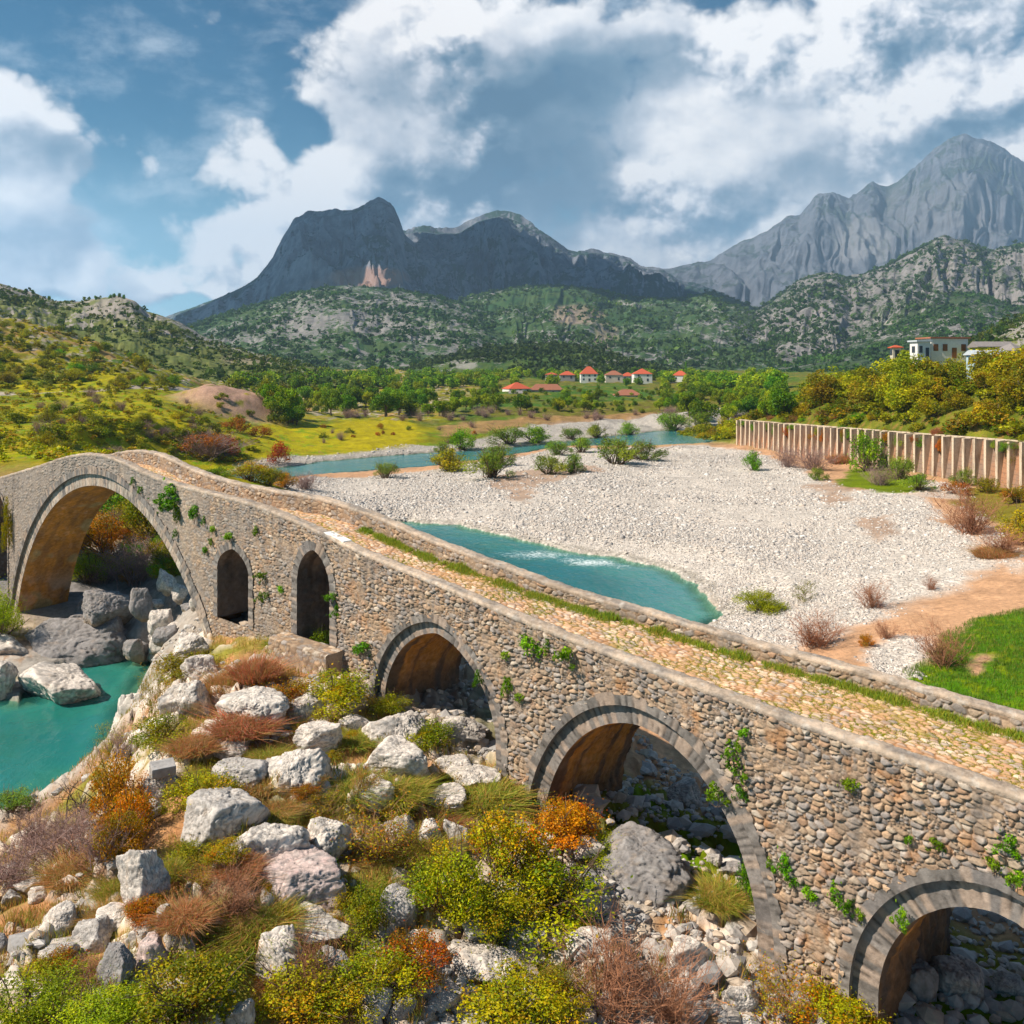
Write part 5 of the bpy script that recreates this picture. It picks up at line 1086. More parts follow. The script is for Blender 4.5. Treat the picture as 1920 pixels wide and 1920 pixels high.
# ------------------------------------------------------------------ ferns and weeds rooted in the bridge wall
def face_at(px, py, w=-.05):
    u = (px - CX) / F; ox, oy = BP[0] + BN[0] * w, BP[1] + BN[1] * w
    s = (u * oy - ox) / (BD[0] - BD[1] * u); D = oy + BD[1] * s; return s, ZC - (py - HY) * D / F, D
FE = [('largest leafy clump on the wall above the main arch flank', (292, 913, 346, 955)), ('leafy tail hanging under the largest clump', (322, 940, 342, 980)), ('bushy fern beside the largest clump', (357, 942, 376, 980)), ('tiny fern nearest the main arch crown', (246, 896, 257, 910)), ('small fern below the tiny one by the arch crown', (259, 911, 271, 926)),
 ('fern sitting on top of the small window arch', (421, 996, 442, 1014)), ('fern between the two narrow arches near the parapet', (474, 988, 488, 1005)), ('fern beside the window arch at mid height', (485, 1071, 506, 1093)), ('fern close to the tall narrow arch', (519, 1096, 537, 1118)), ('low fern under the pair between the narrow arches', (482, 1112, 496, 1130)), ('tiny fern next to the low one between the arches', (495, 1109, 508, 1124)),
 ('small fern above the window arch', (394, 984, 406, 1000)), ('small fern higher above the window arch', (378, 970, 388, 985)), ('small fern at the window arch corner', (391, 1008, 402, 1024)), ('small fern lower by the window arch', (380, 1023, 391, 1040)), ('tiny weed on the main arch haunch', (327, 994, 337, 1010)), ('tiny weed left of the large clump tail', (299, 948, 309, 964)), ('weed hanging in the tall narrow arch', (614, 1108, 638, 1130)), ('lower weed in the tall narrow arch jamb', (624, 1136, 638, 1160)),
 ('green weed on the rough wall beside the rounded arch', (665, 1200, 700, 1230)), ('big leafy clump under the parapet above the pier', (968, 1186, 1020, 1240)), ('leafy clump next to the big one under the parapet', (1016, 1201, 1038, 1230)), ('dark leafy clump at the end of the parapet row', (1047, 1208, 1086, 1250)), ('brownish weed before the parapet row', (940, 1218, 962, 1244)), ('weed on the rounded arch ring', (890, 1259, 908, 1288)), ('thin weed between the rounded and broad arches', (943, 1268, 960, 1310)), ('yellowish weed low between the arches', (965, 1296, 988, 1324)),
 ('large fern above the broad arch haunch', (1354, 1400, 1396, 1462)), ('small fern on top of the large fern', (1376, 1388, 1393, 1410)), ('fern under the parapet near the large fern', (1389, 1361, 1408, 1386)), ('fern on the broad arch ring', (1330, 1472, 1360, 1510)), ('fern beside the ring fern', (1379, 1472, 1402, 1503)), ('round fern alone in the middle of the rubble wall', (1580, 1454, 1616, 1494)), ('fern above the pier of the broad arch', (1456, 1604, 1482, 1647)), ('tiny fern beside the pier fern', (1483, 1642, 1497, 1665)), ('fern low on the pier', (1502, 1658, 1528, 1690)), ('tallest fern of the three left of the corner arch', (1553, 1662, 1586, 1707)), ('middle fern of the three by the corner arch', (1584, 1682, 1605, 1714)), ('lowest fern of the three by the corner arch', (1604, 1697, 1619, 1727)), ('fern on the corner arch ring', (1677, 1704, 1703, 1742)),
 ('fern above the corner arch', (1746, 1571, 1773, 1599)), ('fern above the corner arch crown', (1848, 1604, 1880, 1638)), ('fern high up near the picture border', (1874, 1569, 1906, 1607)), ('fern lowest at the picture border', (1893, 1626, 1920, 1667)), ('tiny weed left of the fern above the corner arch', (1700, 1562, 1714, 1587)), ('tiny weed on the arch ring side', (1440, 1608, 1450, 1630))]
for i, (lb, (x0, y0, x1, y1)) in enumerate(FE):
    s, zc_, D = face_at((x0 + x1) / 2, y1); k = D / F; ms = KIND['fern'][i % 3]
    e = empty('fern', tuple(B(s, -.10, zc_)), random.uniform(0, 6.28), ((x1 - x0) * k * 1.7, (x1 - x0) * k * 1.4, (y1 - y0) * k * 1.3))
    for me in ms: obj(PARTN[me.name.split('.')[0].split()[-1]], me, e)
    tag(e, lb, 'fern', 'ferns rooted in the bridge wall')
# ------------------------------------------------------------------ bushes on the gravel bar and along the retaining wall
for kd, nm, lb, bx in [
 ('yellow', 'willow_bush', 'yellow green willow bush at the near edge of the far channel', (816, 846, 878, 886)), ('willow', 'willow_bush', 'largest willow bush in front on the gravel bar', (880, 850, 964, 900)), ('willow', 'willow_bush', 'willow bush behind the largest one', (890, 842, 962, 876)), ('willow', 'willow_bush', 'small lone willow bush on the pebbles', (704, 864, 746, 898)),
 ('willow', 'willow_bush', 'wide low willow bush beside the sand patch', (1000, 856, 1060, 891)), ('willow', 'willow_bush', 'upright willow at the end of the wide low one', (1050, 850, 1096, 889)), ('willow', 'willow_bush', 'willow bush across the channel by the stony bank', (925, 806, 985, 836)), ('green', 'willow_bush', 'dark willow beside the one across the channel', (980, 808, 1030, 834)), ('willow', 'willow_bush', 'big willow bush reaching the channel end', (1118, 822, 1192, 874)), ('willow', 'willow_bush', 'willow bush behind the big one at the channel', (1175, 824, 1240, 864)),
 ('willow', 'willow_bush', 'willow at the water between two gravel bars', (1020, 830, 1070, 854)), ('willow', 'willow_bush', 'narrow willow at the water between the bars', (1070, 820, 1112, 850)), ('willow', 'willow_bush', 'tiny willow on the channel bank', (816, 830, 848, 852)), ('green', 'willow_bush', 'tall willow on the channel bank', (848, 806, 886, 846)), ('willow', 'willow_bush', 'willow on the far stony bank', (1052, 802, 1092, 826)), ('willow', 'willow_bush', 'next willow along the far stony bank', (1096, 800, 1136, 822)), ('willow', 'willow_bush', 'willow farther along the far stony bank', (1160, 798, 1200, 816)), ('willow', 'willow_bush', 'willow nearest the channel mouth', (1230, 792, 1290, 808)), ('willow', 'willow_bush', 'low willow at the channel mouth', (1290, 788, 1340, 804)),
 ('bright', 'shrub', 'round green bush alone on the near gravel', (1384, 1092, 1464, 1152)), ('sprig', 'sapling', 'leafy young shoots beside the round green bush', (1484, 1092, 1526, 1132)), ('twig', 'bare_shrub', 'bare red shrub on the near gravel', (1608, 1092, 1664, 1145)), ('twig', 'bare_shrub', 'tiny bare red shrub near the sand', (1734, 1080, 1758, 1108)), ('twig', 'bare_shrub', 'bare red scrub behind the far parapet by the sand', (1480, 1168, 1575, 1222)), ('twig', 'bare_shrub', 'reddish bare shrub at the green grass edge', (1725, 1175, 1810, 1262)), ('rust', 'shrub', 'small rusty bush on the sand', (1612, 1182, 1640, 1214)), ('twig', 'bare_shrub', 'thin dry shrub on the sand path', (1640, 1160, 1680, 1200)),
 ('green', 'shrub', 'green bush at the far wall end', (1398, 845, 1428, 883)), ('purple', 'bare_shrub', 'purple scrub at the wall foot', (1450, 838, 1500, 878)), ('purple', 'bare_shrub', 'wider purple scrub along the wall foot', (1492, 842, 1558, 884)), ('willow', 'shrub', 'pale round bush at the gravel edge', (1520, 872, 1550, 902)), ('dry', 'grass_clump', 'dry grass before the wall gap', (1556, 828, 1604, 870)), ('green', 'shrub', 'tall green bush climbing the wall', (1602, 806, 1652, 886)), ('willow', 'shrub', 'feathery green bush beside the climbing one', (1662, 846, 1714, 902)), ('willow', 'shrub', 'low green bush on the grass patch', (1692, 884, 1750, 922)), ('purple', 'bare_shrub', 'brown bare shrub on the grass patch', (1622, 882, 1676, 912)), ('willow', 'shrub', 'grey green bush below the wall', (1788, 872, 1826, 912)), ('yellow', 'shrub', 'yellowish bush below the wall', (1834, 892, 1870, 926)), ('green', 'shrub', 'little green bush at the rubble by the wall', (1722, 856, 1752, 884)),
 ('twig', 'bare_shrub', 'large purple brown bare shrub beside the sand', (1770, 922, 1872, 1006)), ('twig', 'bare_shrub', 'low bare shrub below the large purple brown one', (1838, 985, 1916, 1044)), ('yellow', 'shrub', 'yellow green bush at the picture border', (1872, 955, 1945, 1025)), ('dry', 'grass_clump', 'orange dry grass under the border bush', (1830, 1005, 1900, 1048)), ('redscrub', 'shrub', 'reddish low scrub under the wall near the border', (1770, 905, 1820, 930)), ('mix', 'shrub', 'brownish shrub on the bank below the wall end', (1880, 905, 1935, 945))]:
    plant_px(kd, nm, lb, 'willow' if 'willow' in nm else ('grass' if 'grass' in nm else 'shrub'), bx, up=1.3 if 'willow' in nm else 1.1)
# ------------------------------------------------------------------ trees and shrubs that stand in numbers
def scatter(n, xr, yr, kinds, hr, name, label, cat, group, wr=(.8, 1.15), seed=1, Dmax=1000, test=None):
    r = np.random.default_rng(seed); k = 0; tries = 0
    while k < n and tries < n * 6:
        tries += 1; X, D, Z = ground_at(r.uniform(*xr), r.uniform(*yr), 40.)
        if D > Dmax or (test and not test(X, D)) or water_sd(np.array([X]), np.array([D]))[0] < 2: continue
        h = r.uniform(*hr); plant(kinds[r.integers(0, len(kinds))], name, label, cat, X, D, Z - .1, h * r.uniform(*wr), h, group); k += 1
scatter(56, (520, 860), (735, 782), ['tree', 'tree', 'paletree', 'paletree'], (5.0, 10), 'tree', 'round dark green tree in the wooded belt beyond the yellow meadow', 'tree', 'trees of the wooded belt', seed=2)
scatter(20, (490, 580), (725, 800), ['tree', 'tree', 'scrub'], (4, 7), 'tree', 'green tree or tall bush growing around the spoil heap', 'tree', 'trees around the spoil heap', seed=3)
scatter(66, (850, 1420), (735, 772), ['tree', 'paletree', 'paletree'], (4, 7), 'tree', 'pale or dark green tree on the plain between far channel and village', 'tree', 'trees on the plain below the village', seed=4, test=lambda X, D: not (940 < CX + F * X / D < 1060 or 1130 < CX + F * X / D < 1230) or D < 330)
def woods(n, xr, yr, hr, name, label, seed, pals=None, nl=520, ls=.12, D0=250., D1=990., test=None, wr=(.8, 1.3)):
    r = np.random.default_rng(seed); Vs, Fs, Cs, off, k, tr = [], [], [], 0, 0, 0
    me_l = [(np.array([v.co[:] for v in m_[0].vertices]), np.array([c_.color[:3] for c_ in m_[0].attributes['Col'].data])) for m_ in (tree_meshes('far tree', 600 + i, (pals or (P_TREE, P_TREE2))[i % 2], nl, ls) for i in range(5))]
    while k < n and tr < n * 8:
        tr += 1; X, D, Z = ground_at(r.uniform(*xr), r.uniform(*yr), D0)
        if D > D1 or (test and not test(X, D)): continue
        V, c_ = me_l[r.integers(0, 5)]; h = r.uniform(*hr); t = r.uniform(0, 6.28); w_ = h * r.uniform(*wr)
        Vs.append(np.stack([(V[:, 0] * math.cos(t) - V[:, 1] * math.sin(t)) * w_ + X, (V[:, 0] * math.sin(t) + V[:, 1] * math.cos(t)) * w_ + D, V[:, 2] * h + Z - .15 * h], 1)); Cs.append(c_ * r.uniform(.7, 1.25)); k += 1
    V = np.concatenate(Vs); tag(mesh(name, V, np.arange(len(V)).reshape(-1, 4), M_LEAF, {'Col': np.concatenate(Cs)}), label, 'woods', kind='stuff')
_vil = lambda X, D: not (930 < CX + F * X / D < 1310 and D < 640) or rng.random() < .12
woods(420, (440, 1460), (703, 731), (5, 11), 'far_woods', 'far woods and hedges around the red roofed village', 5, test=_vil)
woods(260, (420, 1400), (728, 775), (1.5, 3.5), 'field_hedges', 'low hedges and scrub over the fields of the plain', 15)
_dry = lambda X, D: water_sd(np.array([X]), np.array([D]))[0] > 3 and not (abs(X + 70) < 15 and abs(D - 230) < 18)
woods(1000, (-420, 480), (735, 866), (.5, 1.3), 'meadow_weeds', 'low olive and yellow weeds over the meadow behind the bridge', 25, ([(.50, .42, .02), (.34, .36, .02), (.58, .42, .03)], [(.40, .26, .07), (.28, .33, .02), (.50, .28, .07)]), 70, .22, 92., 270., _dry, (1.3, 2.4))
woods(760, (-420, 340), (602, 735), (.8, 2.2), 'hillside_scrub', 'low dark scrub over the hillside above the track', 26, ([(.30, .32, .02), (.42, .36, .025)], [(.22, .26, .02), (.46, .34, .04)]), 90, .22, 200., 430., None, (1.0, 1.8))
def _hill(n, seed):
    r = np.random.default_rng(seed); Vs, Cs = [], []
    me_l = [(np.array([v.co[:] for v in m_[0].vertices]), np.array([c_.color[:3] for c_ in m_[0].attributes['Col'].data])) for m_ in (tree_meshes('slope scrub', 640 + i, P_HILLT if i % 2 else [(.15, .20, .02), (.25, .25, .02), (.30, .17, .05)], 420, .12) for i in range(4))]
    for i in range(n):
        t_ = r.uniform(-50, 112); d_ = 2.2 + 56 * r.random() ** 1.2; X = WL[0] + WD[0] * t_ + WN[0] * d_; Y = WL[1] + WD[1] * t_ + WN[1] * d_
        if t_ > 84 and d_ < 12 and r.random() < .75: continue
        Z = float(height(np.array([X]), np.array([Y]))[0]); V, c_ = me_l[r.integers(0, 4)]; h = r.uniform(1.4, 3.2); t = r.uniform(0, 6.28); w_ = h * r.uniform(1.1, 1.9)
        Vs.append(np.stack([(V[:, 0] * math.cos(t) - V[:, 1] * math.sin(t)) * w_ + X, (V[:, 0] * math.sin(t) + V[:, 1] * math.cos(t)) * w_ + Y, V[:, 2] * h + Z - .15 * h], 1)); Cs.append(c_ * r.uniform(.7, 1.25))
    V = np.concatenate(Vs); tag(mesh('thicket_undergrowth', V, np.arange(len(V)).reshape(-1, 4), M_LEAF, {'Col': np.concatenate(Cs)}), 'dense undergrowth between the trees above the ribbed wall', 'undergrowth', kind='stuff')
_hill(680, 27)
scatter(22, (1290, 1470), (735, 800), ['tree', 'paletree'], (5, 9), 'tree', 'green tree beyond the far end of the ribbed wall', 'tree', 'trees beyond the wall end', seed=6)
scatter(34, (640, 1400), (775, 790), ['purple'], (2.0, 3.4), 'bare_shrub', 'purple grey bare shrub in the strip along the far stony bank', 'shrub', 'bare shrubs along the far bank', (1.1, 1.7), seed=7)
scatter(80, (-60, 470), (742, 848), ['scrub', 'scrub', 'scrub', 'yellow', 'purple'], (1.2, 2.8), 'shrub', 'low shrub scattered over the yellow meadow behind the main arch', 'shrub', 'shrubs of the meadow', (1.1, 1.6), seed=8, Dmax=260)
scatter(90, (-60, 330), (606, 725), ['scrub', 'scrub', 'yellow', 'scrub', 'green'], (1.6, 4.2), 'shrub', 'dark shrub dotted over the hillside above the track', 'shrub', 'shrubs of the hillside', (1., 1.5), seed=9, Dmax=420)
scatter(20, (560, 900), (792, 835), ['scrub', 'purple', 'redscrub'], (1.0, 2.2), 'shrub', 'small shrub along the yellow meadow beside the far channel', 'shrub', 'shrubs beside the far channel', (1., 1.6), seed=10)
r_ = np.random.default_rng(12); k = 0
while k < 140:
    t_ = r_.uniform(-45, 112); d_ = 3.5 + 52 * r_.random() ** 1.3; X = WL[0] + WD[0] * t_ + WN[0] * d_; Y = WL[1] + WD[1] * t_ + WN[1] * d_
    if t_ > 78 and d_ < 14: continue
    Z = float(height(np.array([X]), np.array([Y]))[0]); h = r_.uniform(5.0, 8.5) * (1.0 if d_ > 8 else .55)
    plant('hilltree' if r_.random() < .85 else 'paletree', 'tree', 'yellow green leafy tree of the thicket above the ribbed wall', 'tree', X, Y, Z - .3, h * r_.uniform(1.05, 1.5), h, 'trees above the ribbed wall'); k += 1
for i in range(34):
    t_ = r_.uniform(-8, 100); d_ = r_.uniform(1.6, 5); X = WL[0] + WD[0] * t_ + WN[0] * d_; Y = WL[1] + WD[1] * t_ + WN[1] * d_; Z = float(height(np.array([X]), np.array([Y]))[0]); h = r_.uniform(1.0, 2.2)
    plant(('scrub', 'green', 'yellow', 'dry')[r_.integers(0, 4)], 'shrub', 'low shrub or weed hanging over the top of the ribbed wall', 'shrub', X, Y, Z - .2, h * 1.5, h, 'shrubs on top of the ribbed wall')
for px, y0, D, lb in ((1738, 655, 156, 'tallest leafy tree hiding the corner of the white house'), (1775, 664, 154, 'leafy tree below the brown shuttered windows'), (1806, 652, 155, 'yellow green tree between white house and pale blue shed'), (1690, 668, 152, 'leafy tree before the orange tiled roof'), (1852, 676, 142, 'leafy tree in front of the pale blue shed'), (1895, 684, 138, 'leafy tree before the white gabled wall')):
    X = (px - CX) / F * D; Z = float(height(np.array([X]), np.array([float(D)]))[0]); h = ZC + (HY - y0) * D / F - Z; plant('hilltree', 'tree', lb, 'tree', X, D, Z - .3, max(h * .9, 6.5), h + .3)
for px, y0, y1, D, lb in ((1122, 712, 764, 430, 'dark slender poplar among the village trees'), (1286, 668, 702, 720, 'slender poplar beyond the last red roof'), (1365, 697, 716, 700, 'small poplar on the plain near the wall end')):
    X = (px - CX) / F * D; Z = float(height(np.array([X]), np.array([float(D)]))[0]); h = ZC + (HY - y0) * D / F - Z; plant('poplar', 'poplar', lb, 'poplar', X, D, Z, 2.4, h)
# scrub dotted over the far hills, far beyond counting
def hill_scrub(ob, n, hr, pals, seed, bare=.35):
    r = np.random.default_rng(seed); me = ob.data; nv = len(me.vertices); co_ = np.empty(nv * 3, np.float32); me.vertices.foreach_get('co', co_); co_ = co_.reshape(-1, 3)
    D = co_[:, 1]; px = CX + F * co_[:, 0] / D; py = HY - (co_[:, 2] - ZC) * F / D
    nz = fbm2(co_[:, 0] * .006, co_[:, 1] * .006, 4, seed); p = (np.abs(px - 960) < 1300) * np.clip(nz + bare, 0, 1); P = co_[r.choice(nv, n, p=p / p.sum())]
    P = P + r.normal(size=P.shape) * np.array([4, 4, .0]); h = r.uniform(*hr, n) * (1 + .8 * (r.random(n) > .9)); k = 16
    d = r.normal(size=(n, k, 3)); d /= np.linalg.norm(d, axis=2)[..., None]; Q = P[:, None] + d * (h[:, None, None] * np.array([.62, .62, .42])) * r.uniform(.5, 1, (n, k, 1)) + (h * .25)[:, None, None] * np.array([0, 0, 1])
    cols = np.array(pals)[r.integers(0, len(pals), n)] * r.uniform(.7, 1.3, (n, 1)); c = np.repeat(cols, k, 0) * r.uniform(.85, 1.15, (n * k, 1))
    V, Fc, cc = leaves(Q.reshape(-1, 3), d.reshape(-1, 3), np.repeat(h * .55, k), c, .8)
    tag(mesh('hill_scrub', V, Fc, M_LEAF, {'Col': cc}), 'dark scrub and small trees dotted over the far slopes', 'scrub', kind='stuff')
_hs = [o_ for o_ in bpy.data.objects if o_.name.split('.')[0] == 'hill']
_g = [(.07, .105, .02), (.10, .14, .025), (.055, .085, .02), (.13, .14, .03)]; _f = [(.045, .085, .022), (.07, .12, .03), (.04, .07, .022)]
for o_, n_, hr_, p_ in zip(_hs, (3200, 2600, 5200, 5200, 5200, 3600, 1500), ((1.2, 3.2), (2, 4.5), (3, 6.5), (3.5, 7.5), (4, 8), (3, 6), (1.4, 3.5)), (_g, _f, _f, _f, _f, _f, _g)): hill_scrub(o_, n_, hr_, p_, 700 + n_, .3)
for px, py in ((207, 560), (214, 558), (224, 557), (180, 562), (92, 562), (62, 551), (48, 549), (232, 560)):
    D = 745.; X = (px - CX) / F * D; plant('tree', 'tree', 'tiny lone tree on the bare hill crest', 'tree', X, D, ZC + (HY - py) * D / F - 2.0, 3.5, 6.5, 'trees on the hill crest')
# ------------------------------------------------------------------ ribbed retaining wall
m, q, out = new_mat('wall panel'); c = coords(q)
sx = q.n('ShaderNodeSeparateXYZ', None, Vector=c)
pl_ = q.m('FRACT', q.m('MULTIPLY', sx.outputs[2], 1.55)); ln2 = q.ramp(pl_, 0, .09, .35, 1.0)
n1 = q.noise(q.vm('MULTIPLY', c, (1, 1, .35)), .5, 6, .65); n2 = q.noise(c, 3, 5, .6)
cl = q.mix(q.ramp(n1, .38, .62), rgb((.40, .20, .11)), rgb((.26, .185, .14))); cl = q.mix(q.ramp(n2, .45, .8, 0, .6), cl, rgb((.15, .11, .09)))
cl = q.mix(1.0, cl, q.n('ShaderNodeCombineColor', None, Red=ln2, Green=ln2, Blue=ln2).outputs[0], 'MULTIPLY')
surf(q, out, cl, .9, ln2, .2, .5, .05); M_PANEL = m
m, q, out = new_mat('rib concrete'); c = coords(q); n1 = q.noise(q.vm('MULTIPLY', c, (1, 1, .22)), 1.1, 6, .7); n2 = q.noise(c, 5, 5, .6)
surf(q, out, q.mix(q.ramp(n2, .4, .75, 0, .5), q.mix(q.ramp(n1, .45, .68), rgb((.66, .54, .41)), rgb((.30, .22, .16))), rgb((.42, .26, .15))), .9, n2, .2, .4, .03); M_RIB = m
rw = empty('retaining_wall', (WL[0], WL[1], 0), math.atan2(WD[1], WD[0]))
tag(rw, 'long concrete retaining wall with pale tapering ribs and brown panels', 'wall')
# local x runs along the wall; local y points to the river or to the hill
sgn = 1.0 if (-WD[1] * WN[0] + WD[0] * WN[1]) > 0 else -1.0
LX = np.linspace(-1, WLEN + 46, 140); zt_ = np.interp(LX, [0, WLEN, WLEN + 60], [6.1, 8.2, 9.5]); zb2 = np.interp(LX, [0, WLEN, WLEN + 46], [-.2, .6, 1.2])
prof = [(.10, 0), (1.30, 1), (1.75, 1), (1.75, 0)]
V = np.stack([np.stack([LX, np.full_like(LX, d) * sgn, zb2 + (zt_ - zb2) * f_], 1) for d, f_ in prof], 1).reshape(-1, 3)
mesh('wall_panel', V, grid_faces(len(LX), 4), M_PANEL, {}, False, rw)
cap = np.stack([np.stack([LX, np.full_like(LX, d) * sgn, zt_ + h], 1) for d, h in ((1.15, .004), (1.15, .16), (1.8, .16), (1.8, .004))], 1).reshape(-1, 3)
mesh('wall_cap', cap, grid_faces(len(LX), 4), M_RIB, {}, False, rw)
n_r = 58
for i in range(n_r):
    xx = i * 2.22 + .2; zt0 = float(np.interp(xx, LX, zt_)); zb0 = float(np.interp(xx, LX, zb2)); hw = .23
    pts = [(.0, zb0), (.14, zb0), (1.40, zt0 + .02), (.02, zt0 + .02)]
    V = [(xx + s * hw * (1 + .0), d * sgn, z_) for s in (-1, 1) for d, z_ in pts]
    jw = rng.uniform(-.05, .05); V = [(a_q + jw, b_q + rng.uniform(-.03, .03), c_q + (rng.uniform(-.12, .12) if c_q > 3 else 0)) for a_q, b_q, c_q in V]
    mesh('rib', V, [(0, 1, 2, 3), (7, 6, 5, 4), (0, 3, 7, 4), (1, 0, 4, 5), (3, 2, 6, 7), (2, 1, 5, 6)], M_RIB, {}, False, rw)
for i in range(30):
    t_ = float(rng.uniform(0, WLEN + 8)); X = WL[0] + WD[0] * t_ + WN[0] * .55; Y = WL[1] + WD[1] * t_ + WN[1] * .55; zt0 = float(np.interp(t_, LX, zt_)); hq = float(rng.uniform(1.2, 3.6))
    plant(('green', 'willow', 'olive', 'rust')[int(rng.integers(0, 4))], 'creeper', 'green or rusty creeper hanging down the ribbed wall from its top', 'creeper', X, Y, zt0 - hq + .35, float(rng.uniform(1.0, 2.2)), hq, 'creepers on the ribbed wall')
# ------------------------------------------------------------------ houses
M_W = {k: mat_plain('plaster ' + k, c_, .85, 2., .1, .2) for k, c_ in dict(white=(.74, .72, .69), cream=(.62, .55, .46), grey=(.36, .34, .33), blue=(.42, .55, .62), yellow=(.72, .66, .05)).items()}
M_R = {k: mat_plain('roof ' + k, c_, .8, 3., .2, .5) for k, c_ in dict(red=(.52, .10, .045), brown=(.34, .13, .075), magenta=(.30, .035, .07), grey=(.25, .22, .21), pale=(.50, .54, .58)).items()}
M_WIN = mat_plain('dark window', (.05, .06, .075), .25, 2., .1); M_SHUT = mat_plain('brown shutter', (.22, .085, .035), .6, 3., .1)
def house(lb, cx_, y_eave, y_base, wpx, D, dep=.8, wall='white', roof='red', kind='hip', rh=.32, rz=0.0, nwin=3, floors=1, cat='house', name='house', shut=False):
    k = D / F; X = (cx_ - CX) * k; w_ = wpx * k; Zb = ZC - (y_base - HY) * k; ze = ZC - (y_eave - HY) * k; hh = max(ze - Zb, 2.2)
    Zt = float(height(np.array([X]), np.array([float(D)]))[0]); low = max(0, Zb - Zt) + .5; d_ = w_ * dep
    e = empty(name, (X, D + d_ * .5, Zb), rz); tag(e, lb, cat)
    box_mesh('wall', w_, d_, hh + low, M_W[wall], e, .03, (0, 0, (hh - low) / 2))
    o_ = .35; a, b = w_ / 2 + o_, d_ / 2 + o_; r_h = rh * min(w_, d_)
    if kind == 'flat':
        box_mesh('roof', 2 * a, 2 * b, .3, M_R[roof], e, .03, (0, 0, hh + .155))
    else:
        rx = max(a - b, 0) if kind == 'hip' else a
        if kind == 'hip' and rx < .1: rx = .1
        V = [(-a, -b, hh), (a, -b, hh), (a, b, hh), (-a, b, hh), (-rx, 0, hh + r_h), (rx, 0, hh + r_h), (-a, -b, hh - .14), (a, -b, hh - .14), (a, b, hh - .14), (-a, b, hh - .14)]
        me = bpy.data.meshes.new('roof'); me.from_pydata(V, [], [(0, 1, 5, 4), (1, 2, 5), (2, 3, 4, 5), (3, 0, 4), (0, 6, 7, 1), (1, 7, 8, 2), (2, 8, 9, 3), (3, 9, 6, 0), (6, 9, 8, 7)]); me.materials.append(M_R[roof]); obj('roof', me, e)
    mw = M_SHUT if shut else M_WIN
    for f_ in range(floors):
        for i in range(nwin):
            xx = (-.5 + (i + .5) / nwin) * w_; zz = hh * (f_ + .55) / floors
            nm_ = 'door' if (f_ == 0 and i == nwin // 2) else 'window'
            hgt_ = min(1.3, hh / floors * .5) if nm_ == 'window' else min(2.0, hh / floors * .75)
            if nm_ == 'door': zz = hgt_ / 2 + .02
            box_mesh(nm_, min(1.2, w_ / nwin * .5), .12, hgt_, mw, e, .01, (xx, -d_ / 2 - .02, zz))
    box_mesh('window', .12, 1.0, min(1.2, hh / floors * .5), mw, e, .01, (-w_ / 2 - .02, 0, hh * .55 / floors))
    return e
house('white two storey house with red hip roof nearest the river', 969, 729, 744, 44, 470, .9, rz=.35, nwin=3, floors=2, rh=.3)
house('long low wing with a faded red roof joined to the white house', 1025, 731, 742, 62, 478, .35, 'grey', 'brown', nwin=5, rh=.5)
house('low house with magenta roof before the long wing', 1022, 746, 753, 44, 455, .5, 'white', 'magenta', nwin=2, rh=.3)
house('grey shed with corrugated roof beside the white house', 968, 740, 746, 26, 455, .7, 'grey', 'grey', 'gable', rh=.3, nwin=1, cat='shed', name='shed')
house('tall white house under the brightest red roof in the village', 1105, 701, 715, 32, 600, .8, 'white', 'red', nwin=3, floors=2, rh=.55)
house('small red roofed house beside the tall white one', 1064, 703, 710, 28, 620, .8, 'grey', 'red', nwin=2)
house('smallest house with a flat red roof at the village edge', 1034, 703, 708, 22, 640, .8, 'grey', 'red', nwin=1, rh=.2)
house('brown roofed house in the middle of the village', 1152, 703, 713, 32, 610, .8, 'cream', 'brown', nwin=2)
house('low cream house with orange red roof', 1178, 705, 714, 24, 620, .9, 'white', 'red', nwin=2)
house('white two storey house with red pyramid roof', 1206, 701, 715, 34, 600, 1.0, 'white', 'red', nwin=2, floors=2, rh=.3)
house('red roofed house standing apart by the poplar', 1278, 704, 715, 28, 620, .8, 'white', 'red', nwin=2, rh=.4, rz=-.3)
house('low house with faded red roof half hidden by trees', 1178, 741, 750, 50, 440, .6, 'cream', 'brown', nwin=3, rh=.35)
house('far white house with a red roof on the plain', 1377, 713, 719, 18, 760, .8, 'white', 'red', nwin=2)
house('far narrow house with magenta roof beside the wall trees', 1424, 711, 722, 16, 640, .9, 'cream', 'magenta', nwin=2, floors=2, rh=.5)
house('white flat roofed house above the thicket with brown shutters', 1778, 635, 672, 74, 172, .6, 'white', 'brown', 'flat', nwin=4, floors=1, rz=.12, shut=True)
house('lower white annex with two windows beside the flat roofed house', 1731, 641, 672, 26, 170, 1.0, 'white', 'pale', 'flat', nwin=2, rz=.12)
house('white shed with pale blue front near the border', 1858, 664, 690, 62, 150, .5, 'blue', 'pale', 'gable', rh=.25, nwin=2, cat='shed', name='shed')
house('barn with grey gable roof behind the pale blue shed', 1868, 659, 672, 66, 168, .5, 'yellow', 'grey', 'gable', rh=.3, nwin=2, cat='barn', name='barn')
house('white gabled house wall at the picture border', 1906, 656, 690, 32, 156, 1.2, 'white', 'grey', 'hip', rh=.4, nwin=1, rz=.5)
house('orange tiled roof just showing over the thicket', 1682, 664, 672, 16, 178, .8, 'cream', 'red', 'hip', nwin=1)
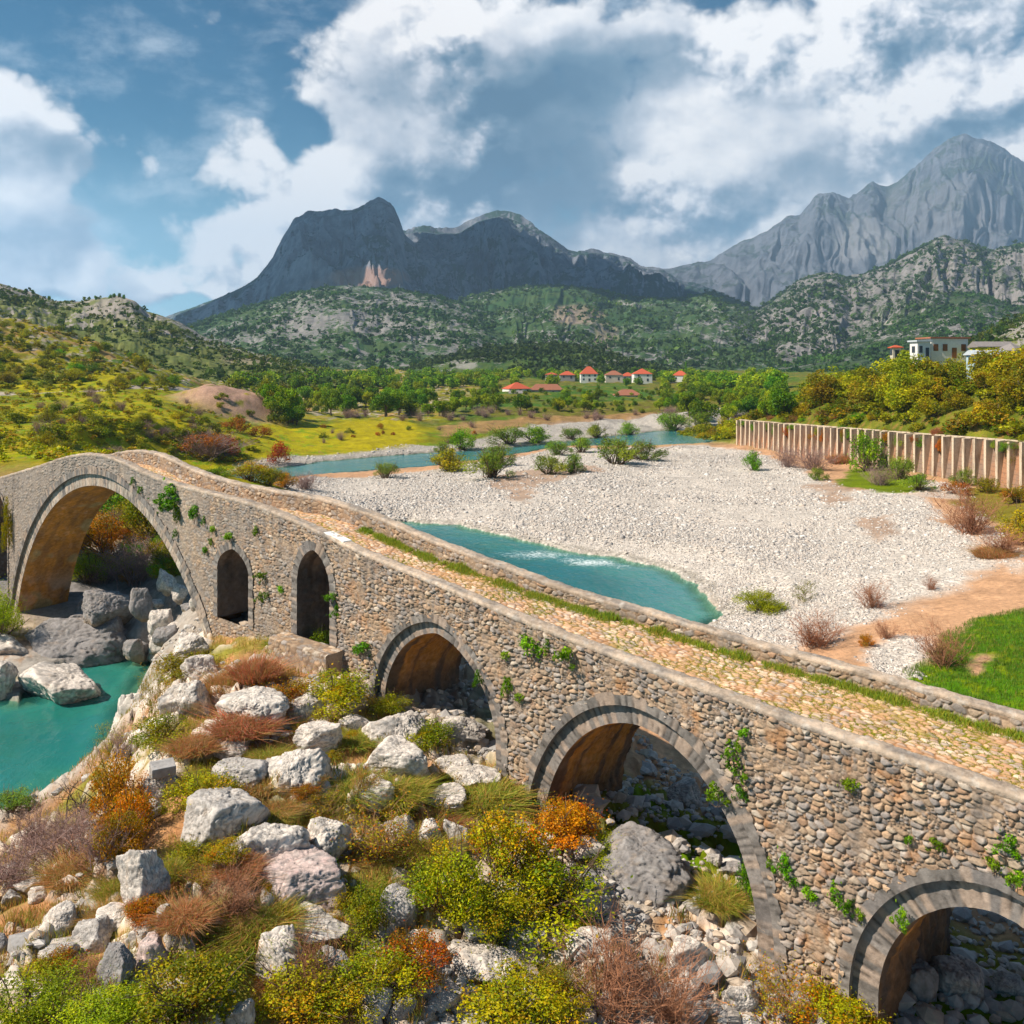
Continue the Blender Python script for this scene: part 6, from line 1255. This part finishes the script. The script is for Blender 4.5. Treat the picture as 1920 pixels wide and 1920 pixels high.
# bare concrete skeleton of an unfinished house and a ruined row
k = 600 / F; e = empty('unfinished_house', ((1252 - CX) * k, 600, ZC - (740 - HY) * k)); tag(e, 'bare concrete frame of an unfinished house below the village', 'building')
for zz in (0.0, 3.3, 6.6): box_mesh('floor_slab', 11, 9, .35, M_CONC, e, .02, (0, 0, zz + 1.6))
for i in range(4):
    for j in (-1, 1): box_mesh('column', .45, .45, 6.4, M_CONC, e, .02, (-4.8 + i * 3.2, j * 4, 4.95))
e = empty('ruined_building', ((628 - CX) * 520 / F, 520, ZC - (728 - HY) * 520 / F)); tag(e, 'low roofless white building with grey gaps in the wooded belt', 'building')
for i, (xx, w_, hh, mt) in enumerate(((-7, 5, 2.6, 'white'), (-2, 4, 4.2, 'grey'), (3.0, 5, 3.6, 'white'), (8, 4.5, 2.8, 'grey'))):
    box_mesh('wall', w_, 5 + i * .3, hh + 2.5, M_W[mt], e, .03, (xx, i * .05, hh / 2 - 1.25)); box_mesh('window', 1.4, .2, 1.2, M_WIN, e, .01, (xx, -2.6 - i * .15, hh * .55))
# ------------------------------------------------------------------ grass that nobody could count
def blades(name, P, hgt_, wd, cols, label, lean=.45):
    n = len(P); o = rng.uniform(0, 6.28, n); s = np.stack([np.cos(o), np.sin(o), 0 * o], 1) * (wd * rng.uniform(.6, 1.3, n))[:, None]
    d = np.stack([np.cos(o * 3.1), np.sin(o * 3.1), 0 * o], 1) * (rng.random(n) * lean * hgt_)[:, None]; up = np.stack([0 * o, 0 * o, hgt_], 1)
    V = np.stack([P - s * .5, P + s * .5, P + d * .4 + up * .6 + s * .3, P + d + up], 1).reshape(-1, 3)
    i = np.arange(n)[:, None] * 4; Fc = np.concatenate([i + np.array([[0, 1, 2]]), i + np.array([[0, 2, 3]])])
    return tag(mesh(name, V, Fc, M_GRASS, {'Col': np.repeat(cols, 4, 0)}), label, 'grass', kind='stuff')
GP = [(.20, .25, .02), (.32, .29, .03), (.40, .28, .06), (.46, .22, .08), (.16, .22, .015), (.44, .18, .07)]
def gcol(X, Y, seed, P=GP):
    n_ = .5 + .55 * fbm2(X * .35, Y * .35, 4, seed) + rng.normal(size=len(X)) * .16; return pal(np.clip(n_, 0, .999), P) * rng.uniform(.75, 1.25, (len(X), 1))
# on the rocky bank: tufts gathered by a noise field
n = 520000; th_ = rng.uniform(-.75, .62, n); Yb = np.exp(rng.uniform(math.log(12), math.log(50), n)); Xb = np.tan(th_) * Yb
s_b, w_b = bsw(Xb, Yb); dn = fbm2(Xb * .8, Yb * .8, 4, 301) + .5 * fbm2(Xb * 3.2, Yb * 3.2, 3, 302)
okb = (w_b < -.1) & (w_b > -40) & (dn > -.06 + .35 * sstep(11, 4, np.hypot(Xb - 6, Yb - 20))) & (water_sd(Xb, Yb) > 1.2) & (np.abs(Xb / Yb) < .68)
Xb, Yb, dn = Xb[okb][:250000], Yb[okb][:250000], dn[okb][:250000]; Zb_ = height(Xb, Yb)
blades('bank_grass', np.stack([Xb, Yb, Zb_ - .02], 1), (.12 + .40 * np.clip(dn, 0, .7)) * rng.uniform(.6, 1.4, len(Xb)), .016, gcol(Xb, Yb, 303), 'olive and rust grass growing between the boulders of the bank')
# grass along the deck by the far parapet
n = 60000; sdk = rng.uniform(20, 54, n); wdk = bwid(sdk) - .50 - np.abs(rng.normal(size=n)) * .30
ok_ = fbm2(sdk * .5, sdk * 0, 4, 311) + .12 * sstep(24, 34, sdk) + .4 * fbm2(sdk * 2.2, wdk * 2.2, 3, 312) > -.30 + .22 * (fbm2(sdk * 1.3, sdk * 0 + 9, 3, 318) > .1)
sdk, wdk = sdk[ok_], wdk[ok_]; Pd = B(sdk, wdk, ztop(sdk) - pdk(sdk))
blades('deck_grass', Pd, rng.uniform(.04, .26, len(Pd)) * (.45 + 1.1 * np.clip(.4 + fbm2(sdk * .9, sdk * 0 + 4, 3, 319), 0, 1)) * sstep(.9, .1, bwid(sdk) - .5 - wdk), .013, gcol(Pd[:, 0], Pd[:, 1], 313, [(.13, .27, .015), (.20, .31, .02), (.34, .35, .03), (.15, .28, .015), (.46, .38, .05)]), 'strip of green grass along the far parapet on the deck')
n = 40000; sdk = rng.uniform(22, 54, n); wdk = rng.uniform(.5, 1, n) * 0 + .45 + rng.random(n) * (bwid(sdk) - .9); ok_ = fbm2(sdk * .6, wdk * .9, 4, 83) + .12 * sstep(26, 40, sdk) > -.02
sdk, wdk = sdk[ok_], wdk[ok_]; Pd = B(sdk, wdk, ztop(sdk) - pdk(sdk) + .01)
blades('deck_moss', Pd, rng.uniform(.02, .06, len(Pd)), .016, gcol(Pd[:, 0], Pd[:, 1], 314, [(.16, .18, .02), (.22, .20, .02), (.12, .17, .015), (.3, .24, .03)]), 'short moss and weeds between the cobbles of the deck', .9)
# lush grass on the flat behind the bridge
gpoly = plan([(1690, 1275), (1745, 1240), (1775, 1195), (1830, 1165), (1960, 1150), (2100, 1150), (2100, 1400), (1900, 1340)], 2.2)
n = 60000; Xg = rng.uniform(20, 42, n); Yg = rng.uniform(36, 58, n); dn = fbm2(Xg * .5, Yg * .5, 4, 321)
ok_ = (sd_poly(Xg, Yg, gpoly) < .3 + dn) & (sd_poly(Xg, Yg, plan([(1820, 1235), (1860, 1228), (1850, 1262), (1825, 1262)], 2.2)) > .2)
Xg, Yg, dn = Xg[ok_], Yg[ok_], dn[ok_]
blades('meadow_grass', np.stack([Xg, Yg, height(Xg, Yg) - .02], 1), rng.uniform(.08, .3, len(Xg)), .03, gcol(Xg, Yg, 322, [(.07, .17, .012), (.09, .20, .015), (.15, .22, .02), (.06, .14, .01), (.22, .20, .03)]), 'lush green grass on the flat behind the far parapet')
# loose stones between the boulders, thickest under the arches and at the bridge foot
n = 30000; th_ = rng.uniform(-.6, .62, n); Yb = np.exp(rng.uniform(math.log(15), math.log(48), n)); Xb = np.tan(th_) * Yb; s_b, w_b = bsw(Xb, Yb)
dn = fbm2(Xb * .35, Yb * .35, 4, 331) + .9 * sstep(10, 3, np.hypot(Xb - 5.5, Yb - 20.5)) + .5 * sstep(-.5, 1.0, w_b)
ok_ = (dn > .26) & (water_sd(Xb, Yb) > .6) & (w_b < 9); Xb, Yb = Xb[ok_][:13000], Yb[ok_][:13000]
cl = pal(rng.random(len(Xb)), [(.48, .42, .37), (.42, .38, .35), (.50, .40, .31), (.33, .31, .30), (.54, .5, .46)])
V, Fc, cc = stones(np.stack([Xb, Yb, height(Xb, Yb) + .02], 1), np.clip(rng.lognormal(-2.55, .7, len(Xb)), .03, .42), .65, cl)
tag(mesh('rubble', V, Fc, M_PEB, {'Col': cc}, False), 'loose pale rubble between the boulders and under the arches', 'rubble', kind='stuff')
# ------------------------------------------------------------------ camera, sun, sky
cam = bpy.data.cameras.new('camera'); co = bpy.data.objects.new('camera', cam); COL.objects.link(co)
co.location = (0, 0, ZC); co.rotation_euler = (math.pi / 2, 0, 0)
cam.sensor_width = 36; cam.lens = 36 * F / 1920; cam.shift_y = -(960 - HY) / 1920; cam.clip_start = .5; cam.clip_end = 30000
scene.camera = co
SUN_EL, SUN_AZ = math.radians(45), math.atan2(-.975, -.22)          # azimuth measured from +Y towards +X
sv = Vector((math.sin(SUN_AZ) * math.cos(SUN_EL), math.cos(SUN_AZ) * math.cos(SUN_EL), math.sin(SUN_EL)))
sl = bpy.data.lights.new('sun', 'SUN'); sl.energy = 4.8; sl.angle = math.radians(.53); sl.color = (1, .90, .76)
so = bpy.data.objects.new('sun', sl); COL.objects.link(so); so.rotation_euler = sv.to_track_quat('Z', 'Y').to_euler(); so.location = (-60, -40, 120)
w = bpy.data.worlds.new('World'); scene.world = w; w.use_nodes = True; t = w.node_tree; t.nodes.clear(); q = NT(t)
sky = q.n('ShaderNodeTexSky', {'sky_type': 'NISHITA', 'sun_disc': False, 'sun_elevation': SUN_EL, 'sun_rotation': SUN_AZ % (2 * math.pi), 'air_density': 1.0, 'dust_density': .6, 'ozone_density': 2.5})
blue = q.n('ShaderNodeHueSaturation', None, Hue=.485, Saturation=1.4, Value=.38, Color=sky.outputs[0]).outputs[0]
blue = q.mix(1.0, blue, rgb((.0, .90, 1.05)), 'MULTIPLY')
dirv = q.n('ShaderNodeTexCoord').outputs['Generated']
sep = q.n('ShaderNodeSeparateXYZ', None, Vector=dirv)
azn = q.m('ARCTAN2', sep.outputs[0], sep.outputs[1]); eln = q.m('ARCSINE', sep.outputs[2])
uv = q.n('ShaderNodeCombineXYZ', None, X=azn, Y=eln, Z=0.).outputs[0]
def ae(px, py):
    a = math.atan((px - CX) / F); return a, math.atan((HY - py) / F * math.cos(a))
# clouds: (x, y, half width, half height, weight) of the masses, as directions in the sky
COVER = [(60, 200, 95, 80, 1.1), (-30, 270, 170, 50, .9), (10, 385, 85, 85, .9), (60, 470, 90, 50, .7), (255, 318, 34, 28, .65), (180, 515, 42, 45, .9), (320, 530, 70, 45, .9), (440, 490, 110, 45, .6), (80, 545, 110, 30, .6), (180, 560, 200, 50, .55), (420, 560, 160, 50, .6), (700, 470, 300, 60, .6), (1250, 490, 300, 60, .6),
         (440, 90, 170, 100, .58), (460, 290, 85, 60, .75), (560, 400, 150, 80, .6), (760, 80, 170, 130, .85), (800, 260, 220, 170, 1.0), (1000, 330, 300, 150, 1.1), (1000, 120, 260, 140, 1.0), (1300, 330, 300, 200, 1.2), (1150, 440, 320, 100, 1.1), (1500, 250, 320, 200, 1.1),
         (1750, 160, 330, 190, 1.1), (1850, 60, 300, 110, .9), (900, 420, 250, 60, .9), (1250, 130, 160, 90, .8), (2200, 300, 400, 300, 1.0), (-400, 350, 300, 200, .8), (300, 400, 130, 60, .28), (230, 430, 160, 40, .3)]
HOLES = [(330, 250, 150, 60, .25), (570, 215, 60, 60, .8), (390, 420, 90, 50, .3), (1370, 60, 170, 75, .95), (180, 60, 200, 130, .6), (580, 220, 70, 40, .35)]
DARK = [(900, 150, 190, 60, 1.15), (960, 280, 200, 105, 1.05), (1120, 130, 160, 60, .6), (1230, 100, 60, 60, .4), (1330, 420, 130, 60, .5), (1640, 300, 200, 60, .5), (1850, 250, 150, 70, .4), (60, 300, 150, 34, .8), (40, 440, 90, 30, .5), (1100, 390, 200, 50, .5), (680, 190, 60, 80, .4), (840, 340, 120, 50, .6), (420, 160, 160, 60, .3)]
gt = bpy.data.node_groups.new('cloud field', 'ShaderNodeTree')
gt.interface.new_socket('UV', in_out='INPUT', socket_type='NodeSocketVector')
for nm in ('Density', 'Cover'): gt.interface.new_socket(nm, in_out='OUTPUT', socket_type='NodeSocketFloat')
g = NT(gt); gi = gt.nodes.new('NodeGroupInput'); go = gt.nodes.new('NodeGroupOutput')
def blobs(qq, vec, L):
    acc = None
    for (px, py, rx, ry, wt) in L:
        a, e = ae(px, py)
        d = qq.vm('LENGTH', qq.vm('MULTIPLY', qq.vm('SUBTRACT', vec, (a, e, 0)), (F / rx / 1.9, F / ry / 1.9, 0)))
        v = qq.ramp(d, 0, 1, wt, 0)
        acc = v if acc is None else qq.m('ADD', acc, v)
    return acc
def warp(qq, vec, sc, amt, det=3):
    n = qq.n('ShaderNodeTexNoise', {'noise_dimensions': '2D'}, Vector=vec, Scale=sc, Detail=det, Roughness=.6)
    return qq.vm('ADD', vec, qq.vm('MULTIPLY', qq.vm('SUBTRACT', n.outputs[1], (.5, .5, .5)), (amt, amt, 0)))
v0 = gi.outputs[0]; v1_ = warp(g, v0, 7, .10, 2)
cover = g.m('SUBTRACT', blobs(g, v1_, COVER), blobs(g, v1_, HOLES))
cover = g.m('MINIMUM', cover, 1.25)
vs = g.vm('MULTIPLY', warp(g, v0, 22, .016, 2), (1, 1.25, 1))
f1 = g.n('ShaderNodeTexNoise', {'noise_dimensions': '2D'}, Vector=vs, Scale=6.5, Detail=9., Roughness=.58).outputs[0]
vo = g.n('ShaderNodeTexVoronoi', {'feature': 'F1', 'voronoi_dimensions': '2D'}, Vector=vs, Scale=17, Detail=3, Roughness=.55)
puff = g.m('SUBTRACT', .62, vo.outputs[0])
dens = g.m('ADD', g.m('ADD', cover, g.m('MULTIPLY', g.m('SUBTRACT', f1, .5), 1.9)), g.m('MULTIPLY', puff, .5))
g.t.links.new(dens, go.inputs[0]); g.t.links.new(cover, go.inputs[1])
def field(vec):
    nd = q.n('ShaderNodeGroup', {'node_tree': gt}); q.put(nd.inputs[0], vec); return nd.outputs[0], nd.outputs[1]
d0, cov = field(uv)
d1, _ = field(q.vm('ADD', uv, (-.010, .016, 0))); d2, _ = field(q.vm('ADD', uv, (-.03, .045, 0)))
alpha = q.ramp(d0, .30, .86)
lit = q.m('ADD', q.m('MULTIPLY', q.m('SUBTRACT', d0, d1), .75), q.m('MULTIPLY', q.m('SUBTRACT', d0, d2), .45))
wv = warp(q, uv, 9, .09, 3)
dark = blobs(q, wv, DARK)
big = q.n('ShaderNodeTexNoise', {'noise_dimensions': '2D'}, Vector=q.vm('MULTIPLY', uv, (1, 1.6, 1)), Scale=6.5, Detail=5., Roughness=.55).outputs[0]
LIGHT = [(850, 60, 130, 80, .35), (720, 235, 120, 90, .3), (1290, 270, 130, 90, .35), (1230, 440, 150, 60, .25), (90, 170, 90, 60, .35), (560, 340, 130, 90, .25), (1810, 150, 110, 60, .3), (1560, 210, 110, 60, .25), (30, 370, 60, 60, .3), (180, 500, 40, 40, .3), (320, 510, 60, 40, .3)]
soft = q.ramp(q.n('ShaderNodeTexNoise', {'noise_dimensions': '2D'}, Vector=uv, Scale=5., Detail=2.).outputs[0], .38, .62, .35, 1.7)
lum = q.m('ADD', q.m('ADD', .66, q.m('MULTIPLY', q.m('MULTIPLY', lit, soft), .75)), q.m('ADD', q.m('MULTIPLY', dark, -.40), blobs(q, wv, LIGHT)))
lum = q.m('ADD', lum, q.m('MULTIPLY', q.m('SUBTRACT', big, .5), .8))
lum = q.m('ADD', lum, q.m('MULTIPLY', q.ramp(d0, .5, 1.1, .10, -.04), 1.0))
rampn = q.n('ShaderNodeValToRGB', None, Fac=lum); el = rampn.color_ramp.elements
el[0].position = -.0; el[0].color = (.55, 1.2, 1.9, 1); el[1].position = 1.0; el[1].color = (7.4, 7.2, 7.1, 1)
for p_, c_ in ((.25, (1.1, 1.8, 2.5, 1)), (.5, (2.5, 3.0, 3.6, 1)), (.72, (4.8, 5.0, 5.4, 1))):
    e_ = el.new(p_); e_.color = c_
# pale band low over the horizon
skyc = q.mix(q.ramp(eln, .0, .26, .8, 0.), blue, rgb((3.4, 5.6, 6.6)))
wsp = q.n('ShaderNodeTexNoise', {'noise_dimensions': '2D'}, Vector=q.vm('MULTIPLY', warp(q, q.vm('ADD', uv, q.vm('MULTIPLY', uv, (.2, 0, 0))), 4, .05, 2), (4., 9., 1)), Scale=1.6, Detail=8., Roughness=.62).outputs[0]
skyc = q.mix(q.m('MULTIPLY', q.ramp(wsp, .46, .82), .55), skyc, rgb((5.6, 6.2, 6.8)))
final = q.mix(alpha, skyc, rampn.outputs[0])
bg = q.n('ShaderNodeBackground', None, Color=final, Strength=.1); ow = t.nodes.new('ShaderNodeOutputWorld'); t.links.new(bg.outputs[0], ow.inputs[0])
w.cycles.sampling_method = 'NONE'
# ------------------------------------------------------------------ air
mh = bpy.data.materials.new('haze air'); mh.use_nodes = True; th_ = mh.node_tree; th_.nodes.clear(); qh = NT(th_)
pv_ = qh.n('ShaderNodeVolumePrincipled', None, Color=rgb((.48, .72, 1.0)), Density=HAZE, Anisotropy=.1); oh = th_.nodes.new('ShaderNodeOutputMaterial'); th_.links.new(pv_.outputs[0], oh.inputs['Volume'])
x0, x1, y0, y1, z0, z1 = -6500, 6500, -120, 9500, -140, 1480
V = [(a, b, c) for c in (z0, z1) for b in (y0, y1) for a in (x0, x1)]
if HAZE > 0:
    hz = mesh('haze', V, [(0, 2, 3, 1), (4, 5, 7, 6), (0, 1, 5, 4), (2, 6, 7, 3), (0, 4, 6, 2), (1, 3, 7, 5)], mh); tag(hz, kind='stuff')
vsx = scene.view_settings; vsx.view_transform = 'Standard'; vsx.look = 'None'; vsx.exposure = .68; vsx.gamma = 1.0
scene.render.engine = 'CYCLES'; cy = scene.cycles
cy.max_bounces = 5; cy.diffuse_bounces = 2; cy.glossy_bounces = 2; cy.transmission_bounces = 3; cy.volume_bounces = 0; cy.transparent_max_bounces = 6
cy.use_adaptive_sampling = True; cy.adaptive_threshold = .02; cy.caustics_reflective = False; cy.caustics_refractive = False
cy.use_denoising = True; cy.denoiser = 'OPENIMAGEDENOISE'; cy.denoising_input_passes = 'RGB_ALBEDO_NORMAL'
cy.sample_clamp_indirect = 6
